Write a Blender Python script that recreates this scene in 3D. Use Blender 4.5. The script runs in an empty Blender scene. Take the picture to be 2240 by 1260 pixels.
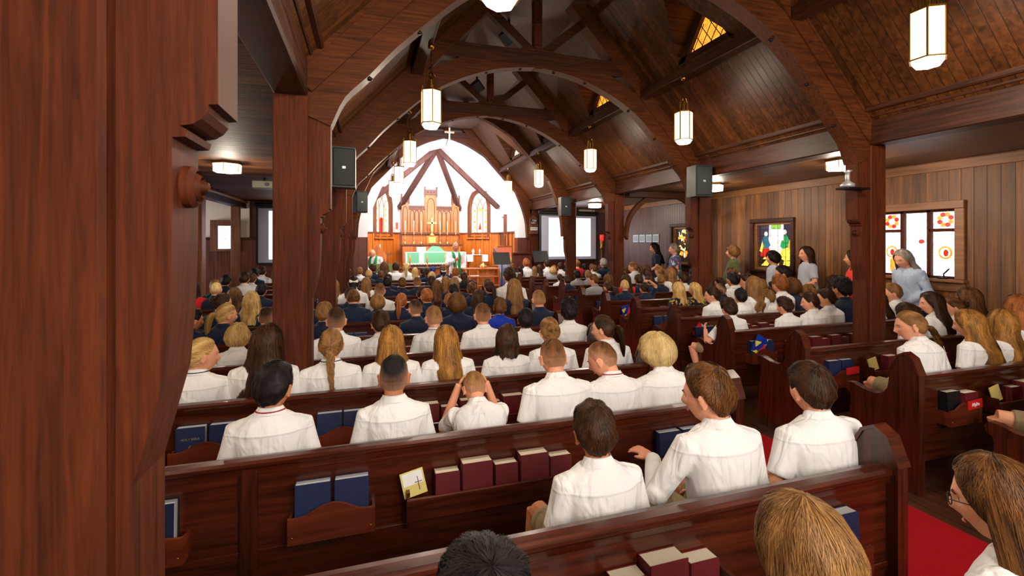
import bpy, math, random
import numpy as np
from mathutils import Vector, Matrix, noise
PI=math.pi; R=math.radians
C=bpy.context.scene.collection
scn=bpy.context.scene
H=1.72                      # camera height; all z below are metres above the nave floor
# ---------------------------------------------------------------- camera
TH=R(17.46); FX=1010.6
cd=bpy.data.cameras.new('camera'); cam=bpy.data.objects.new('camera',cd); C.objects.link(cam)
cam.location=(0,0,H); cam.rotation_euler=(PI/2,0,-TH)
cd.sensor_width=36; cd.lens=36*FX/2240; cd.shift_y=-(630-530)/2240; cd.clip_start=.05
cd.dof.use_dof=True; cd.dof.focus_distance=4.2; cd.dof.aperture_fstop=10.0
scn.camera=cam
# ---------------------------------------------------------------- exposure, world, big lights
vs=scn.view_settings; vs.view_transform='Standard'; vs.look='None'; vs.gamma=1; vs.use_curve_mapping=False
vs.exposure=.8
w=bpy.data.worlds.new('world'); scn.world=w; w.use_nodes=True
w.node_tree.nodes['Background'].inputs[0].default_value=(.9,.92,1,1)
w.node_tree.nodes['Background'].inputs[1].default_value=.35
def area(name,loc,rot,size,sizey,power,col):
    l=bpy.data.lights.new(name,'AREA'); l.shape='RECTANGLE'; l.size=size; l.size_y=sizey; l.energy=power; l.color=col
    o=bpy.data.objects.new(name,l); o.location=loc; o.rotation_euler=rot; C.objects.link(o); return o
# fill light added behind the camera to brighten the people
area('rear_fill_light',(1.6,-2.2,2.75),(R(62),0,0),3.6,1.4,105,(1,.93,.84))
# floodlights hidden above the chancel arch, and the choir lights
area('chancel_floodlight',(2.2,13.75,4.25),(R(28),0,0),2.2,.4,115,(1,.93,.86))
area('chancel_ceiling_wash',(2.2,14.2,2.9),(R(150),0,0),2.6,.6,42,(.93,.92,1))
area('side_room_fill',(-6.8,10.5,1.7),(0,R(-90),0),1.4,3.0,70,(.95,.95,1))  # added fill so the side room wall reads bright; no window on this side
area('chancel_arch_wash',(2.2,11.2,4.6),(R(28),0,0),1.0,.25,75,(.93,.90,1))  # fill light added to brighten the arch wall and near chancel bays
# ---------------------------------------------------------------- helpers
def px(x,y,Y=None,z=None,X=None):
    "photo pixel -> world point on plane Y=, X= or z="
    a=(x-1120)/FX; b=-(y-530)/FX; s,c=math.sin(TH),math.cos(TH)
    dx=s+a*c; dy=c-a*s; dz=b
    t=(Y/dy) if Y is not None else ((X/dx) if X is not None else (z-H)/dz)
    return Vector((dx*t,dy*t,H+dz*t))
def tag(o,label=None,cat=None,group=None,kind=None):
    if label: o['label']=label
    if cat: o['category']=cat
    if group: o['group']=group
    if kind: o['kind']=kind
    return o
def empty(name,loc=(0,0,0),rz=0,label=None,cat=None,group=None,kind=None):
    o=bpy.data.objects.new(name,None); C.objects.link(o); o.location=loc; o.rotation_euler=(0,0,rz)
    o.empty_display_size=.1
    return tag(o,label,cat,group,kind)
class MB:
    def __init__(s): s.v=[]; s.f=[]; s.m=[]; s.uv=[]
    def add(s,vs,fs,uvs=None):
        n=len(s.v); s.v+= [tuple(p) for p in vs]; s.f+=[tuple(i+n for i in f) for f in fs]
        s.uv+= list(uvs) if uvs is not None else [(0,0)]*len(vs)
        return s
    def box(s,x0,x1,y0,y1,z0,z1,bev=0):
        if bev<=0:
            return s.add([(x0,y0,z0),(x1,y0,z0),(x1,y1,z0),(x0,y1,z0),(x0,y0,z1),(x1,y0,z1),(x1,y1,z1),(x0,y1,z1)],
              [(0,3,2,1),(4,5,6,7),(0,1,5,4),(1,2,6,5),(2,3,7,6),(3,0,4,7)])
        b=bev   # chamfer the edges: 24 verts
        V=[];idx={}
        for ix,X in enumerate((x0,x1)):
            for iy,Y in enumerate((y0,y1)):
                for iz,Z in enumerate((z0,z1)):
                    sx=b if ix==0 else -b; sy=b if iy==0 else -b; sz=b if iz==0 else -b
                    idx[ix,iy,iz,0]=len(V);V.append((X,Y+sy,Z+sz))
                    idx[ix,iy,iz,1]=len(V);V.append((X+sx,Y,Z+sz))
                    idx[ix,iy,iz,2]=len(V);V.append((X+sx,Y+sy,Z))
        g=lambda *k: idx[k]
        F=[(g(0,0,0,0),g(0,0,1,0),g(0,1,1,0),g(0,1,0,0)),(g(1,0,0,0),g(1,1,0,0),g(1,1,1,0),g(1,0,1,0)),
           (g(0,0,0,1),g(1,0,0,1),g(1,0,1,1),g(0,0,1,1)),(g(0,1,0,1),g(0,1,1,1),g(1,1,1,1),g(1,1,0,1)),
           (g(0,0,0,2),g(0,1,0,2),g(1,1,0,2),g(1,0,0,2)),(g(0,0,1,2),g(1,0,1,2),g(1,1,1,2),g(0,1,1,2))]
        for a in (0,1):
            for c in (0,1):
                F.append((g(a,c,0,0),g(a,c,1,0),g(a,c,1,1),g(a,c,0,1)))
                F.append((g(a,0,c,0),g(a,1,c,0),g(a,1,c,2),g(a,0,c,2)))
                F.append((g(0,a,c,1),g(1,a,c,1),g(1,a,c,2),g(0,a,c,2)))
        for k in [(a,c,e) for a in (0,1) for c in (0,1) for e in (0,1)]: F.append((g(*k,0),g(*k,1),g(*k,2)))
        return s.add(V,F)
    def prism(s,prof,axis,a,b):
        "prof: closed 2D polygon in the other two axes (order kept), extruded along axis from a to b"
        n=len(prof)
        def P(u,v,t): return {'x':(t,u,v),'y':(u,t,v),'z':(u,v,t)}[axis]
        V=[P(u,v,a) for u,v in prof]+[P(u,v,b) for u,v in prof]
        F=[tuple(range(n)),tuple(range(2*n-1,n-1,-1))]+[(i,(i+1)%n,n+(i+1)%n,n+i) for i in range(n)]
        return s.add(V,F)
    def band(s,inner,outer,axis,a,b):
        "solid strip between two polylines with the same number of points"
        def P(u,v,t): return {'x':(t,u,v),'y':(u,t,v),'z':(u,v,t)}[axis]
        V=[];n=len(inner)
        for p,q in zip(inner,outer): V+=[P(*p,a),P(*q,a),P(*q,b),P(*p,b)]
        F=[(4*i+k,4*i+(k+1)%4,4*i+4+(k+1)%4,4*i+4+k) for i in range(n-1) for k in range(4)]+[(3,2,1,0),(4*n-4,4*n-3,4*n-2,4*n-1)]
        return s.add(V,F)
    def bar(s,A,B,wd,hd,up=(0,0,1)):
        A=Vector(A);B=Vector(B);d=(B-A).normalized();u=Vector(up); sd=d.cross(u)
        if sd.length<1e-4: sd=d.cross(Vector((1,0,0)))
        sd.normalize(); u=sd.cross(d).normalized()
        V=[p+sd*(wd/2*i)+u*(hd/2*j) for p in (A,B) for i,j in ((-1,-1),(1,-1),(1,1),(-1,1))]
        return s.add(V,[(0,1,2,3),(7,6,5,4),(0,4,5,1),(1,5,6,2),(2,6,7,3),(3,7,4,0)])
    def tube(s,pts,rad,n=10,uvl=1,flat=1.0,side=None):
        pts=[Vector(p) for p in pts]; m=len(pts)
        if not hasattr(rad,'__len__'): rad=[rad]*m
        V=[];U=[];fr=None
        for i,p in enumerate(pts):
            t=(pts[min(i+1,m-1)]-pts[max(i-1,0)]).normalized()
            if fr is None:
                a=Vector(side) if side else (Vector((0,0,1)) if abs(t.z)<.9 else Vector((1,0,0)))
                fr=(a-t*a.dot(t)).normalized()
            else: fr=(fr-t*fr.dot(t)).normalized()
            b=t.cross(fr)
            for k in range(n):
                c=2*PI*k/n; V.append(p+fr*(math.cos(c)*rad[i])+b*(math.sin(c)*rad[i]*flat)); U.append((k/n,i/(m-1)*uvl))
        F=[(i*n+k,i*n+(k+1)%n,(i+1)*n+(k+1)%n,(i+1)*n+k) for i in range(m-1) for k in range(n)]
        F+= [tuple(range(n-1,-1,-1)),tuple((m-1)*n+k for k in range(n))]
        return s.add(V,F,U)
    def lathe(s,prof,c=(0,0,0),n=24,axis='z',ang0=0):
        "prof: (r,h) list bottom to top"
        V=[]
        for r_,h in prof:
            for k in range(n):
                a=2*PI*k/n+ang0
                q=(math.cos(a)*r_,math.sin(a)*r_,h)
                if axis=='x': q=(h,q[0],q[1])
                if axis=='y': q=(q[0],h,q[1])
                V.append((c[0]+q[0],c[1]+q[1],c[2]+q[2]))
        m=len(prof)
        F=[(i*n+k,i*n+(k+1)%n,(i+1)*n+(k+1)%n,(i+1)*n+k) for i in range(m-1) for k in range(n)]
        F+=[tuple(range(n-1,-1,-1)),tuple((m-1)*n+k for k in range(n))]
        return s.add(V,F)
    def ball(s,c,r,n=16,m=10):
        rx,ry,rz=(r,r,r) if not hasattr(r,'__len__') else r
        V=[(c[0],c[1],c[2]+rz)];
        for i in range(1,m):
            for k in range(n):
                a=PI*i/m;b=2*PI*k/n; V.append((c[0]+rx*math.sin(a)*math.cos(b),c[1]+ry*math.sin(a)*math.sin(b),c[2]+rz*math.cos(a)))
        V.append((c[0],c[1],c[2]-rz)); L=len(V)-1
        F=[(0,1+k,1+(k+1)%n) for k in range(n)]
        F+=[(1+i*n+k,1+(i+1)*n+k,1+(i+1)*n+(k+1)%n,1+i*n+(k+1)%n) for i in range(m-2) for k in range(n)]
        F+=[(L,1+(m-2)*n+(k+1)%n,1+(m-2)*n+k) for k in range(n)]
        return s.add(V,F)
    def mesh(s,name,smooth=False,off=None):
        me=bpy.data.meshes.new(name)
        vs=s.v if off is None else [(a-off[0],b-off[1],c-off[2]) for a,b,c in s.v]
        me.from_pydata(vs,[],s.f)
        if any(u!=(0,0) for u in s.uv):
            ul=me.uv_layers.new(name='UVMap'); li=np.empty(len(me.loops),dtype=np.int32); me.loops.foreach_get('vertex_index',li)
            ul.data.foreach_set('uv',np.array(s.uv,dtype=np.float32)[li].ravel())
        me.validate()
        import bmesh
        bm=bmesh.new(); bm.from_mesh(me); bmesh.ops.recalc_face_normals(bm,faces=bm.faces); bm.to_mesh(me); bm.free()
        if smooth: me.shade_smooth()
        return me
    def build(s,name,mat,parent=None,smooth=False,local=False,angle=None):
        off=None
        if parent is not None and not local: off=WL(parent)
        me=s.mesh(name,smooth,off); me.materials.append(mat)
        if angle: me.shade_smooth(); me.set_sharp_from_angle(angle=R(angle)) if hasattr(me,'set_sharp_from_angle') else None
        o=bpy.data.objects.new(name,me); C.objects.link(o)
        if parent is not None: o.parent=parent
        return o
def WL(o):
    p=Vector((0,0,0))
    while o is not None: p=p+o.location; o=o.parent
    return p
def struct(name,mb,mat,**k): o=mb.build(name,mat,**k); o['kind']='structure'; return o
def catmull(pts,n=6):
    P=[Vector(p) for p in pts]; P=[P[0]*2-P[1]]+P+[P[-1]*2-P[-2]]; out=[]
    for i in range(1,len(P)-2):
        for j in range(n):
            t=j/n; a,b,c,d=P[i-1:i+3]
            out.append(.5*((2*b)+(c-a)*t+(2*a-5*b+4*c-d)*t*t+(3*b-a-3*c+d)*t**3))
    out.append(P[-2]); return out
# ---------------------------------------------------------------- materials
def newmat(name):
    m=bpy.data.materials.new(name); m.use_nodes=True; nt=m.node_tree; b=nt.nodes['Principled BSDF']; return m,nt,b
def N(nt,t,**k):
    n=nt.nodes.new(t)
    for a,v in k.items(): setattr(n,a,v)
    return n
def srgb(r,g,b):
    f=lambda c:(c/255/12.92 if c/255<=.04045 else ((c/255+.055)/1.055)**2.4)
    return (f(r),f(g),f(b),1)
def plain(name,col,rough=.6,metal=0,emit=0,bump=0,bscale=200,spec=None):
    m,nt,b=newmat(name); b.inputs['Base Color'].default_value=col; b.inputs['Roughness'].default_value=rough; b.inputs['Metallic'].default_value=metal
    if spec is not None: b.inputs['Specular IOR Level'].default_value=spec
    if emit: b.inputs['Emission Color'].default_value=col; b.inputs['Emission Strength'].default_value=emit
    tc=N(nt,'ShaderNodeTexCoord'); nz=N(nt,'ShaderNodeTexNoise'); nz.inputs['Scale'].default_value=bscale if bump else 6
    nt.links.new(tc.outputs['Object'],nz.inputs['Vector'])
    if bump:
        bp=N(nt,'ShaderNodeBump'); bp.inputs['Strength'].default_value=bump; bp.inputs['Distance'].default_value=.004
        nt.links.new(nz.outputs['Fac'],bp.inputs['Height']); nt.links.new(bp.outputs[0],b.inputs['Normal'])
    else:   # faint wear in the gloss
        mr=N(nt,'ShaderNodeMapRange'); mr.inputs[3].default_value=max(0,rough-.06); mr.inputs[4].default_value=min(1,rough+.06)
        nt.links.new(nz.outputs['Fac'],mr.inputs[0]); nt.links.new(mr.outputs[0],b.inputs['Roughness'])
    return m
def wood(name,c1,c2,axis='x',rough=.35,plank=None,pw=.1,grain=1.0,var=.5,coat=0.0,space='Position',gap=.03,spec=.5):
    """stained wood: grain along axis; plank= axis across the boards (board width pw)"""
    m,nt,b=newmat(name); L=nt.links.new
    if space=='Position': src=N(nt,'ShaderNodeNewGeometry').outputs['Position']
    else: src=N(nt,'ShaderNodeTexCoord').outputs['Object']
    mp=N(nt,'ShaderNodeMapping'); L(src,mp.inputs[0])
    sc={'x':(1.2,22,22),'y':(22,1.2,22),'z':(22,22,1.2)}[axis]
    mp.inputs['Scale'].default_value=sc
    vec=mp.outputs[0]; rnd=None
    if plank:
        sx=N(nt,'ShaderNodeSeparateXYZ'); L(src,sx.inputs[0])
        dv=N(nt,'ShaderNodeMath',operation='DIVIDE'); L(sx.outputs['xyz'.index(plank)],dv.inputs[0]); dv.inputs[1].default_value=pw
        # irregular widths: warp a little
        fl=N(nt,'ShaderNodeMath',operation='FLOOR'); L(dv.outputs[0],fl.inputs[0])
        fr=N(nt,'ShaderNodeMath',operation='FRACT'); L(dv.outputs[0],fr.inputs[0])
        wn=N(nt,'ShaderNodeTexWhiteNoise',noise_dimensions='1D'); L(fl.outputs[0],wn.inputs['W']); rnd=wn
        ad=N(nt,'ShaderNodeVectorMath',operation='ADD'); L(mp.outputs[0],ad.inputs[0])
        ms=N(nt,'ShaderNodeVectorMath',operation='SCALE'); L(wn.outputs['Color'],ms.inputs[0]); ms.inputs['Scale'].default_value=40
        L(ms.outputs[0],ad.inputs[1]); vec=ad.outputs[0]
    nz=N(nt,'ShaderNodeTexNoise'); nz.inputs['Scale'].default_value=1.0*grain; nz.inputs['Detail'].default_value=6; nz.inputs['Roughness'].default_value=.6; nz.inputs['Distortion'].default_value=.6
    L(vec,nz.inputs['Vector'])
    cr=N(nt,'ShaderNodeValToRGB'); cr.color_ramp.elements[0].position=.32; cr.color_ramp.elements[1].position=.68
    cr.color_ramp.elements[0].color=c1; cr.color_ramp.elements[1].color=c2; L(nz.outputs['Fac'],cr.inputs[0]); col=cr.outputs[0]
    big=N(nt,'ShaderNodeTexNoise'); big.inputs['Scale'].default_value=1.3; L(src,big.inputs['Vector'])
    mr=N(nt,'ShaderNodeMapRange'); mr.inputs[1].default_value=.3; mr.inputs[2].default_value=.7; mr.inputs[3].default_value=.8; mr.inputs[4].default_value=1.2; L(big.outputs['Fac'],mr.inputs[0])
    hs=N(nt,'ShaderNodeHueSaturation'); L(col,hs.inputs['Color']); val=mr.outputs[0]
    if rnd:
        m2=N(nt,'ShaderNodeMapRange'); m2.inputs[3].default_value=1-var; m2.inputs[4].default_value=1+var; L(rnd.outputs['Value'],m2.inputs[0])
        mu=N(nt,'ShaderNodeMath',operation='MULTIPLY'); L(val,mu.inputs[0]); L(m2.outputs[0],mu.inputs[1]); val=mu.outputs[0]
        pp=N(nt,'ShaderNodeMath',operation='PINGPONG'); pp.inputs[1].default_value=.5; L(dv.outputs[0],pp.inputs[0])
        gm=N(nt,'ShaderNodeMapRange'); gm.inputs[1].default_value=0; gm.inputs[2].default_value=gap; gm.inputs[3].default_value=.15; gm.inputs[4].default_value=1; gm.clamp=True; L(pp.outputs[0],gm.inputs[0])
        mv=N(nt,'ShaderNodeMath',operation='MULTIPLY'); L(val,mv.inputs[0]); L(gm.outputs[0],mv.inputs[1]); val=mv.outputs[0]
    L(val,hs.inputs['Value']); L(hs.outputs[0],b.inputs['Base Color'])
    rr=N(nt,'ShaderNodeMapRange'); rr.inputs[3].default_value=max(.05,rough-.1); rr.inputs[4].default_value=rough+.15; L(nz.outputs['Fac'],rr.inputs[0]); L(rr.outputs[0],b.inputs['Roughness'])
    bp=N(nt,'ShaderNodeBump'); bp.inputs['Strength'].default_value=.25; bp.inputs['Distance'].default_value=.002
    if rnd:
        sm=N(nt,'ShaderNodeMath',operation='ADD'); L(nz.outputs['Fac'],sm.inputs[0]); 
        g2=N(nt,'ShaderNodeMath',operation='MULTIPLY'); L(gm.outputs[0],g2.inputs[0]); g2.inputs[1].default_value=4; L(g2.outputs[0],sm.inputs[1]); L(sm.outputs[0],bp.inputs['Height'])
    else: L(nz.outputs['Fac'],bp.inputs['Height'])
    L(bp.outputs[0],b.inputs['Normal']); b.inputs['Coat Weight'].default_value=coat; b.inputs['Coat Roughness'].default_value=.15
    b.inputs['Specular IOR Level'].default_value=spec
    return m
D1,D2=srgb(38,18,9),srgb(76,38,19)
M={}
M['beamx']=wood('stained timber along x',D1,D2,'x',.5,grain=1.8,spec=.2)
M['beamy']=wood('stained timber along y',D1,D2,'y',.45,grain=1.8,spec=.3)
M['beamz']=wood('stained timber upright',srgb(58,25,11),srgb(94,42,19),'z',.6,grain=3.2,spec=.15)
M['arch']=wood('stained laminated timber',srgb(54,26,10),srgb(94,48,20),'x',.55,grain=2.6,spec=.15)
M['roof']=wood('roof boards',srgb(50,26,9),srgb(94,52,20),'x',.42,plank='y',pw=.085,var=.3,gap=.06,spec=.3)
M['flatceil']=wood('ridge ceiling boards',srgb(58,38,26),srgb(96,64,44),'x',.45,plank='y',pw=.07,var=.2,gap=.05)
M['aisleL']=wood('left aisle ceiling boards',srgb(58,32,17),srgb(122,74,42),'x',.6,plank='y',pw=.13,var=.5,gap=.05,spec=.12,grain=1.5)
M['aisleR']=wood('right aisle ceiling boards',srgb(62,36,18),srgb(112,68,36),'y',.38,plank='x',pw=.11,var=.25,gap=.04)
M['wallR']=wood('wall boards',srgb(92,54,26),srgb(148,96,52),'z',.5,plank='y',pw=.125,var=.42,gap=.05,grain=1.0)
M['wallRf']=wood('narrow wall boards',srgb(74,48,44),srgb(112,78,72),'z',.42,plank='y',pw=.085,var=.15,gap=.05,grain=.7)  # cool screen light and daylight painted into the greyish purple tone
M['trimR']=wood('oak trim',srgb(120,76,46),srgb(160,108,66),'y',.45)
M['pew']=wood('pew mahogany',srgb(46,15,5),srgb(88,32,11),'x',.28,coat=.3,grain=1.8)
M['pewz']=wood('pew end mahogany',srgb(42,15,6),srgb(78,30,12),'z',.26,coat=.3,grain=1.8)
M['rack']=wood('book rack wood',srgb(78,27,8),srgb(112,44,14),'x',.4,coat=.15)
M['oak']=wood('golden oak',srgb(164,82,20),srgb(212,122,44),'z',.4,coat=.2,grain=.8)
M['oakd']=wood('darker oak carving',srgb(88,46,30),srgb(128,74,50),'z',.45)
M['colz']=wood('warm column timber',srgb(96,54,30),srgb(142,86,52),'z',.45)
M['rib']=wood('vault rib timber',srgb(62,38,34),srgb(92,58,52),'z',.5,spec=.25)
M['floor']=wood('floor boards',srgb(46,24,14),srgb(84,48,28),'y',.28,plank='x',pw=.075,var=.25,gap=.03,coat=.2)
M['wains']=wood('dark panelling',srgb(74,32,18),srgb(112,52,30),'z',.4,plank='x',pw=.22,var=.08,gap=.03)
M['plaster']=plain('white plaster',srgb(240,238,240),.85,bump=.08,bscale=40)
M['cream']=plain('cream plaster',srgb(238,220,200),.85,bump=.08,bscale=40)
M['carpet']=plain('red carpet',srgb(150,12,20),.95,bump=.8,bscale=400,spec=.1)
M['brass']=plain('brass',srgb(176,132,60),.3,1)
M['gold']=plain('polished gold',srgb(240,200,120),.25,1)
M['black']=plain('black plastic',srgb(18,20,22),.5)
M['iron']=plain('dark iron',srgb(30,22,20),.5,.6)
M['white']=plain('white cloth',srgb(240,240,236),.85)
M['candle']=plain('candle wax',srgb(250,244,225),.4)
def emis(name,col,st,mixcol=None):
    m,nt,b=newmat(name); b.inputs['Base Color'].default_value=(.8,.8,.78,1); b.inputs['Emission Color'].default_value=col; b.inputs['Roughness'].default_value=.4
    tc=N(nt,'ShaderNodeTexCoord'); nz=N(nt,'ShaderNodeTexNoise'); nz.inputs['Scale'].default_value=7; nt.links.new(tc.outputs['Object'],nz.inputs[0])
    mr=N(nt,'ShaderNodeMapRange'); mr.inputs[3].default_value=st*.85; mr.inputs[4].default_value=st*1.15; nt.links.new(nz.outputs['Fac'],mr.inputs[0]); nt.links.new(mr.outputs[0],b.inputs['Emission Strength'])
    return m
M['lampglass']=emis('lamp glass',srgb(255,226,176),1.7)
M['lampbase']=emis('lamp bottom glass',srgb(235,238,255),5)
M['flush']=emis('flush lamp glass',srgb(255,244,225),2.6)
M['screenL']=emis('screen light',srgb(205,212,240),.85)
M['screenW']=emis('screen white',srgb(250,250,255),1.25)
M['scrgrey']=plain('projection screen cloth',srgb(176,178,196),.8)
def glass(name,col,st=1.0,scale=30):
    m,nt,b=newmat(name); L=nt.links.new; b.inputs['Roughness'].default_value=.25
    tc=N(nt,'ShaderNodeNewGeometry'); vo=N(nt,'ShaderNodeTexVoronoi',feature='DISTANCE_TO_EDGE'); vo.inputs['Scale'].default_value=scale; L(tc.outputs['Position'],vo.inputs['Vector'])
    nz=N(nt,'ShaderNodeTexNoise'); nz.inputs['Scale'].default_value=18; L(tc.outputs['Position'],nz.inputs[0])
    lt=N(nt,'ShaderNodeMapRange'); lt.inputs[1].default_value=.0; lt.inputs[2].default_value=.06; lt.inputs[3].default_value=.25; lt.inputs[4].default_value=1; L(vo.outputs['Distance'],lt.inputs[0])
    mr=N(nt,'ShaderNodeMapRange'); mr.inputs[1].default_value=.3; mr.inputs[2].default_value=.7; mr.inputs[3].default_value=.7*st; mr.inputs[4].default_value=1.25*st; L(nz.outputs['Fac'],mr.inputs[0])
    mu=N(nt,'ShaderNodeMath',operation='MULTIPLY'); L(lt.outputs[0],mu.inputs[0]); L(mr.outputs[0],mu.inputs[1])
    b.inputs['Base Color'].default_value=tuple(c*.3 for c in col[:3])+(1,); b.inputs['Emission Color'].default_value=col; L(mu.outputs[0],b.inputs['Emission Strength'])
    return m
G={'white':glass('clear white glass',srgb(246,246,255),1.35,14),'pale':glass('pale blue glass',srgb(200,212,255),1.3,14),'red':glass('ruby glass',srgb(200,40,28),.9),'orange':glass('amber glass',srgb(246,150,50),1.1),
   'yellow':glass('golden glass',srgb(250,205,70),1.0),'green':glass('green glass',srgb(40,150,80),.8),'teal':glass('teal glass',srgb(40,110,130),.7),'purple':glass('dark purple glass',srgb(58,44,66),.55),
   'dark':glass('smoke glass',srgb(50,40,30),.5),'leaf':glass('leaf green glass',srgb(120,170,60),1.1),'blue':glass('blue glass',srgb(50,80,190),.8),'cream':glass('cream glass',srgb(255,236,200),1.15,20)}
# ---------------------------------------------------------------- nave dimensions
XC=2.2; BAY=[.83,3.30,5.77,8.25,10.5,13.15]; TK=.19; ZB=H+.967
roofz=lambda o:H+3.98-1.075*o
YB=-2.6
# floor
struct('floor',MB().box(-8,8,YB,13.0,-.1,0),M['floor'])
cp=MB().box(2.28,3.36,YB+.3,11.2,.0,.012).build('aisle_carpet',M['carpet']); tag(cp,'long red carpet runner down the centre aisle floor','carpet')
# right wall with window holes
XW=6.95; WZ=H+1.03
def wall_with_holes(mb,x0,x1,ya,yb,za,zb,holes):
    "wall slab in the YZ plane; holes: (y0,y1,z0,z1) sorted by y"
    y=ya
    for h in holes:
        mb.box(x0,x1,y,h[0],za,zb); mb.box(x0,x1,h[0],h[1],za,h[2]); mb.box(x0,x1,h[0],h[1],h[3],zb); y=h[1]
    mb.box(x0,x1,y,yb,za,zb)
W1=(3.80,4.74,H-.46,H+.42); W2=(6.12,6.92,H-.50,H+.36); W3=(8.75,9.35,H-.50,H+.36)
mb=MB(); wall_with_holes(mb,XW,XW+.15,YB,8.15,0,WZ,[W1,W2]); struct('wall_right',mb,M['wallR'])
mb=MB(); wall_with_holes(mb,XW,XW+.15,8.15,13.3,0,WZ,[W3]); struct('wall_right_chapel',mb,M['wallRf'])
struct('trim_1',MB().box(XW-.03,XW,YB,13.2,WZ-.13,WZ-.01,.006),M['trimR'])
struct('trim_2',MB().box(XW-.025,XW,YB,13.2,0,.14,.006),M['beamy'])
struct('ceiling_right_aisle',MB().box(4.86,XW+.15,YB,13.3,WZ,WZ+.06),M['aisleR'])
struct('ceiling_left_aisle',MB().box(-7,XC-2.66,YB,13.3,WZ,WZ+.06),M['aisleL'])
# back wall of the nave (behind the camera), with an added, unseen window opening
mb=MB(); mb.box(-7,-.3,YB-.15,YB,0,6); mb.box(3.5,XW+.2,YB-.15,YB,0,6); mb.box(-.3,3.5,YB-.15,YB,0,2.1); mb.box(-.3,3.5,YB-.15,YB,3.6,6)
struct('wall_back',mb,M['plaster'])
# ---------------------------------------------------------------- roof
def P3(o,Y,side,z=None): return (XC+side*o,Y,roofz(o) if z is None else z)
OT=.68; OE=2.78; OD=1.60; OA=1.02; DW=.46
bays=[(YB,.83,None),(.83,3.3,2.07),(3.3,5.77,4.53),(5.77,8.25,7.0),(8.25,10.5,9.4),(10.5,13.25,11.75)]
for side,nm in ((1,'ceiling_right_slope'),(-1,'ceiling_left_slope')):
    mb=MB()
    for a,b,c in bays:
        q=lambda pts: mb.add(pts,[tuple(range(len(pts)))])
        if c is None: q([P3(OE,a,side),P3(OE,b,side),P3(OT,b,side),P3(OT,a,side)]); continue
        q([P3(OE,a,side),P3(OE,b,side),P3(OD,b,side),P3(OD,c+DW,side),P3(OD,c-DW,side),P3(OD,a,side)])
        q([P3(OD,a,side),P3(OD,c-DW,side),P3(OA,c,side),P3(OT,c,side),P3(OT,a,side)])
        q([P3(OD,b,side),P3(OD,c+DW,side),P3(OA,c,side),P3(OT,c,side),P3(OT,b,side)])
        zr=roofz(OA)
        # dormer cheeks up to a level ridge
        mb.add([(XC+side*OD,c-DW,roofz(OD)),(XC+side*OD,c,zr),(XC+side*OA,c,zr),(XC+side*OD,c+DW,roofz(OD))],[(0,1,2),(3,2,1)])
    # outer skin so that no light leaks
    struct(nm,mb,M['roof'])
struct('ceiling_ridge',MB().box(XC-OT-.02,XC+OT+.02,YB,13.25,roofz(OT),roofz(OT)+.05),M['flatceil'])
wn=[0]
def nextwin(label): wn[0]+=1; e=empty('window_%d'%wn[0],kind='structure'); e['label']=label; return e
k=0
for a,b,c in bays[1:]:
    for side in (1,-1):
        z0=roofz(OD); z1=roofz(OA); X=XC+side*OD
        e=nextwin('small triangular leaded dormer window in the roof'); e.location=(X,c,z0)
        MB().prism([(c-DW,z0),(c+DW,z0),(c,z1)],'x',X+side*.05,X+side*.06).build('glazing',G['orange'] if (side==1 and k!=4) else G['cream'],e)
        fr=MB(); zz=lambda t:z0+(z1-z0)*t
        fr.bar((X+side*.02,c-DW,z0+.03),(X+side*.02,c+DW,z0+.03),.05,.07); fr.bar((X+side*.02,c-DW,z0),(X+side*.02,c,z1),.05,.08); fr.bar((X+side*.02,c+DW,z0),(X+side*.02,c,z1),.05,.20 if side==1 else .08)
        fr.build('frame',M['beamy'],e)
        ld=MB()
        for t in (-.3,-.15,0,.15,.3):
            ld.bar((X+side*.045,c+t,z0),(X+side*.045,c+t+.25,z0+.35),.006,.008); ld.bar((X+side*.045,c+t,z0),(X+side*.045,c+t-.25,z0+.35),.006,.008)
        ld.build('leading',M['iron'],e)
    k+=1
# ---------------------------------------------------------------- eaves, purlins
OUTB=2.78; INB=2.57
for side,s_ in ((1,'right'),(-1,'left')):
    e=empty('eaves_beam',(XC+side*2.67,5,ZB),label='long timber eaves beam above the %s row of posts'%s_,cat='beam')
    x=sorted((XC+side*INB,XC+side*OUTB)); MB().box(x[0],x[1],YB,13.15,ZB,ZB+.25,.012).build('lower_beam',M['beamy'],e)
    x=sorted((XC+side*(INB-.03),XC+side*OUTB)); MB().box(x[0],x[1],YB,13.15,ZB+.262,ZB+.30,.008).build('moulding',M['beamy'],e)
    x=sorted((XC+side*(INB-.10),XC+side*OUTB)); MB().box(x[0],x[1],YB,13.15,ZB+.31,ZB+.45,.012).build('wall_plate',M['beamy'],e)
    pu=MB()
    for i in range(5):
        y0,y1=BAY[i]+TK,BAY[i+1]
        x=sorted((XC+side*(OD-.06),XC+side*(OD+.08))); pu.box(x[0],x[1],y0,y1,roofz(OD)-.20,roofz(OD)-.085,.008)
    pu=pu.build('purlin',M['beamy']); tag(pu,'roof purlin half way up the %s roof slope carrying the hanging lanterns'%s_,'beam')
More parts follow.
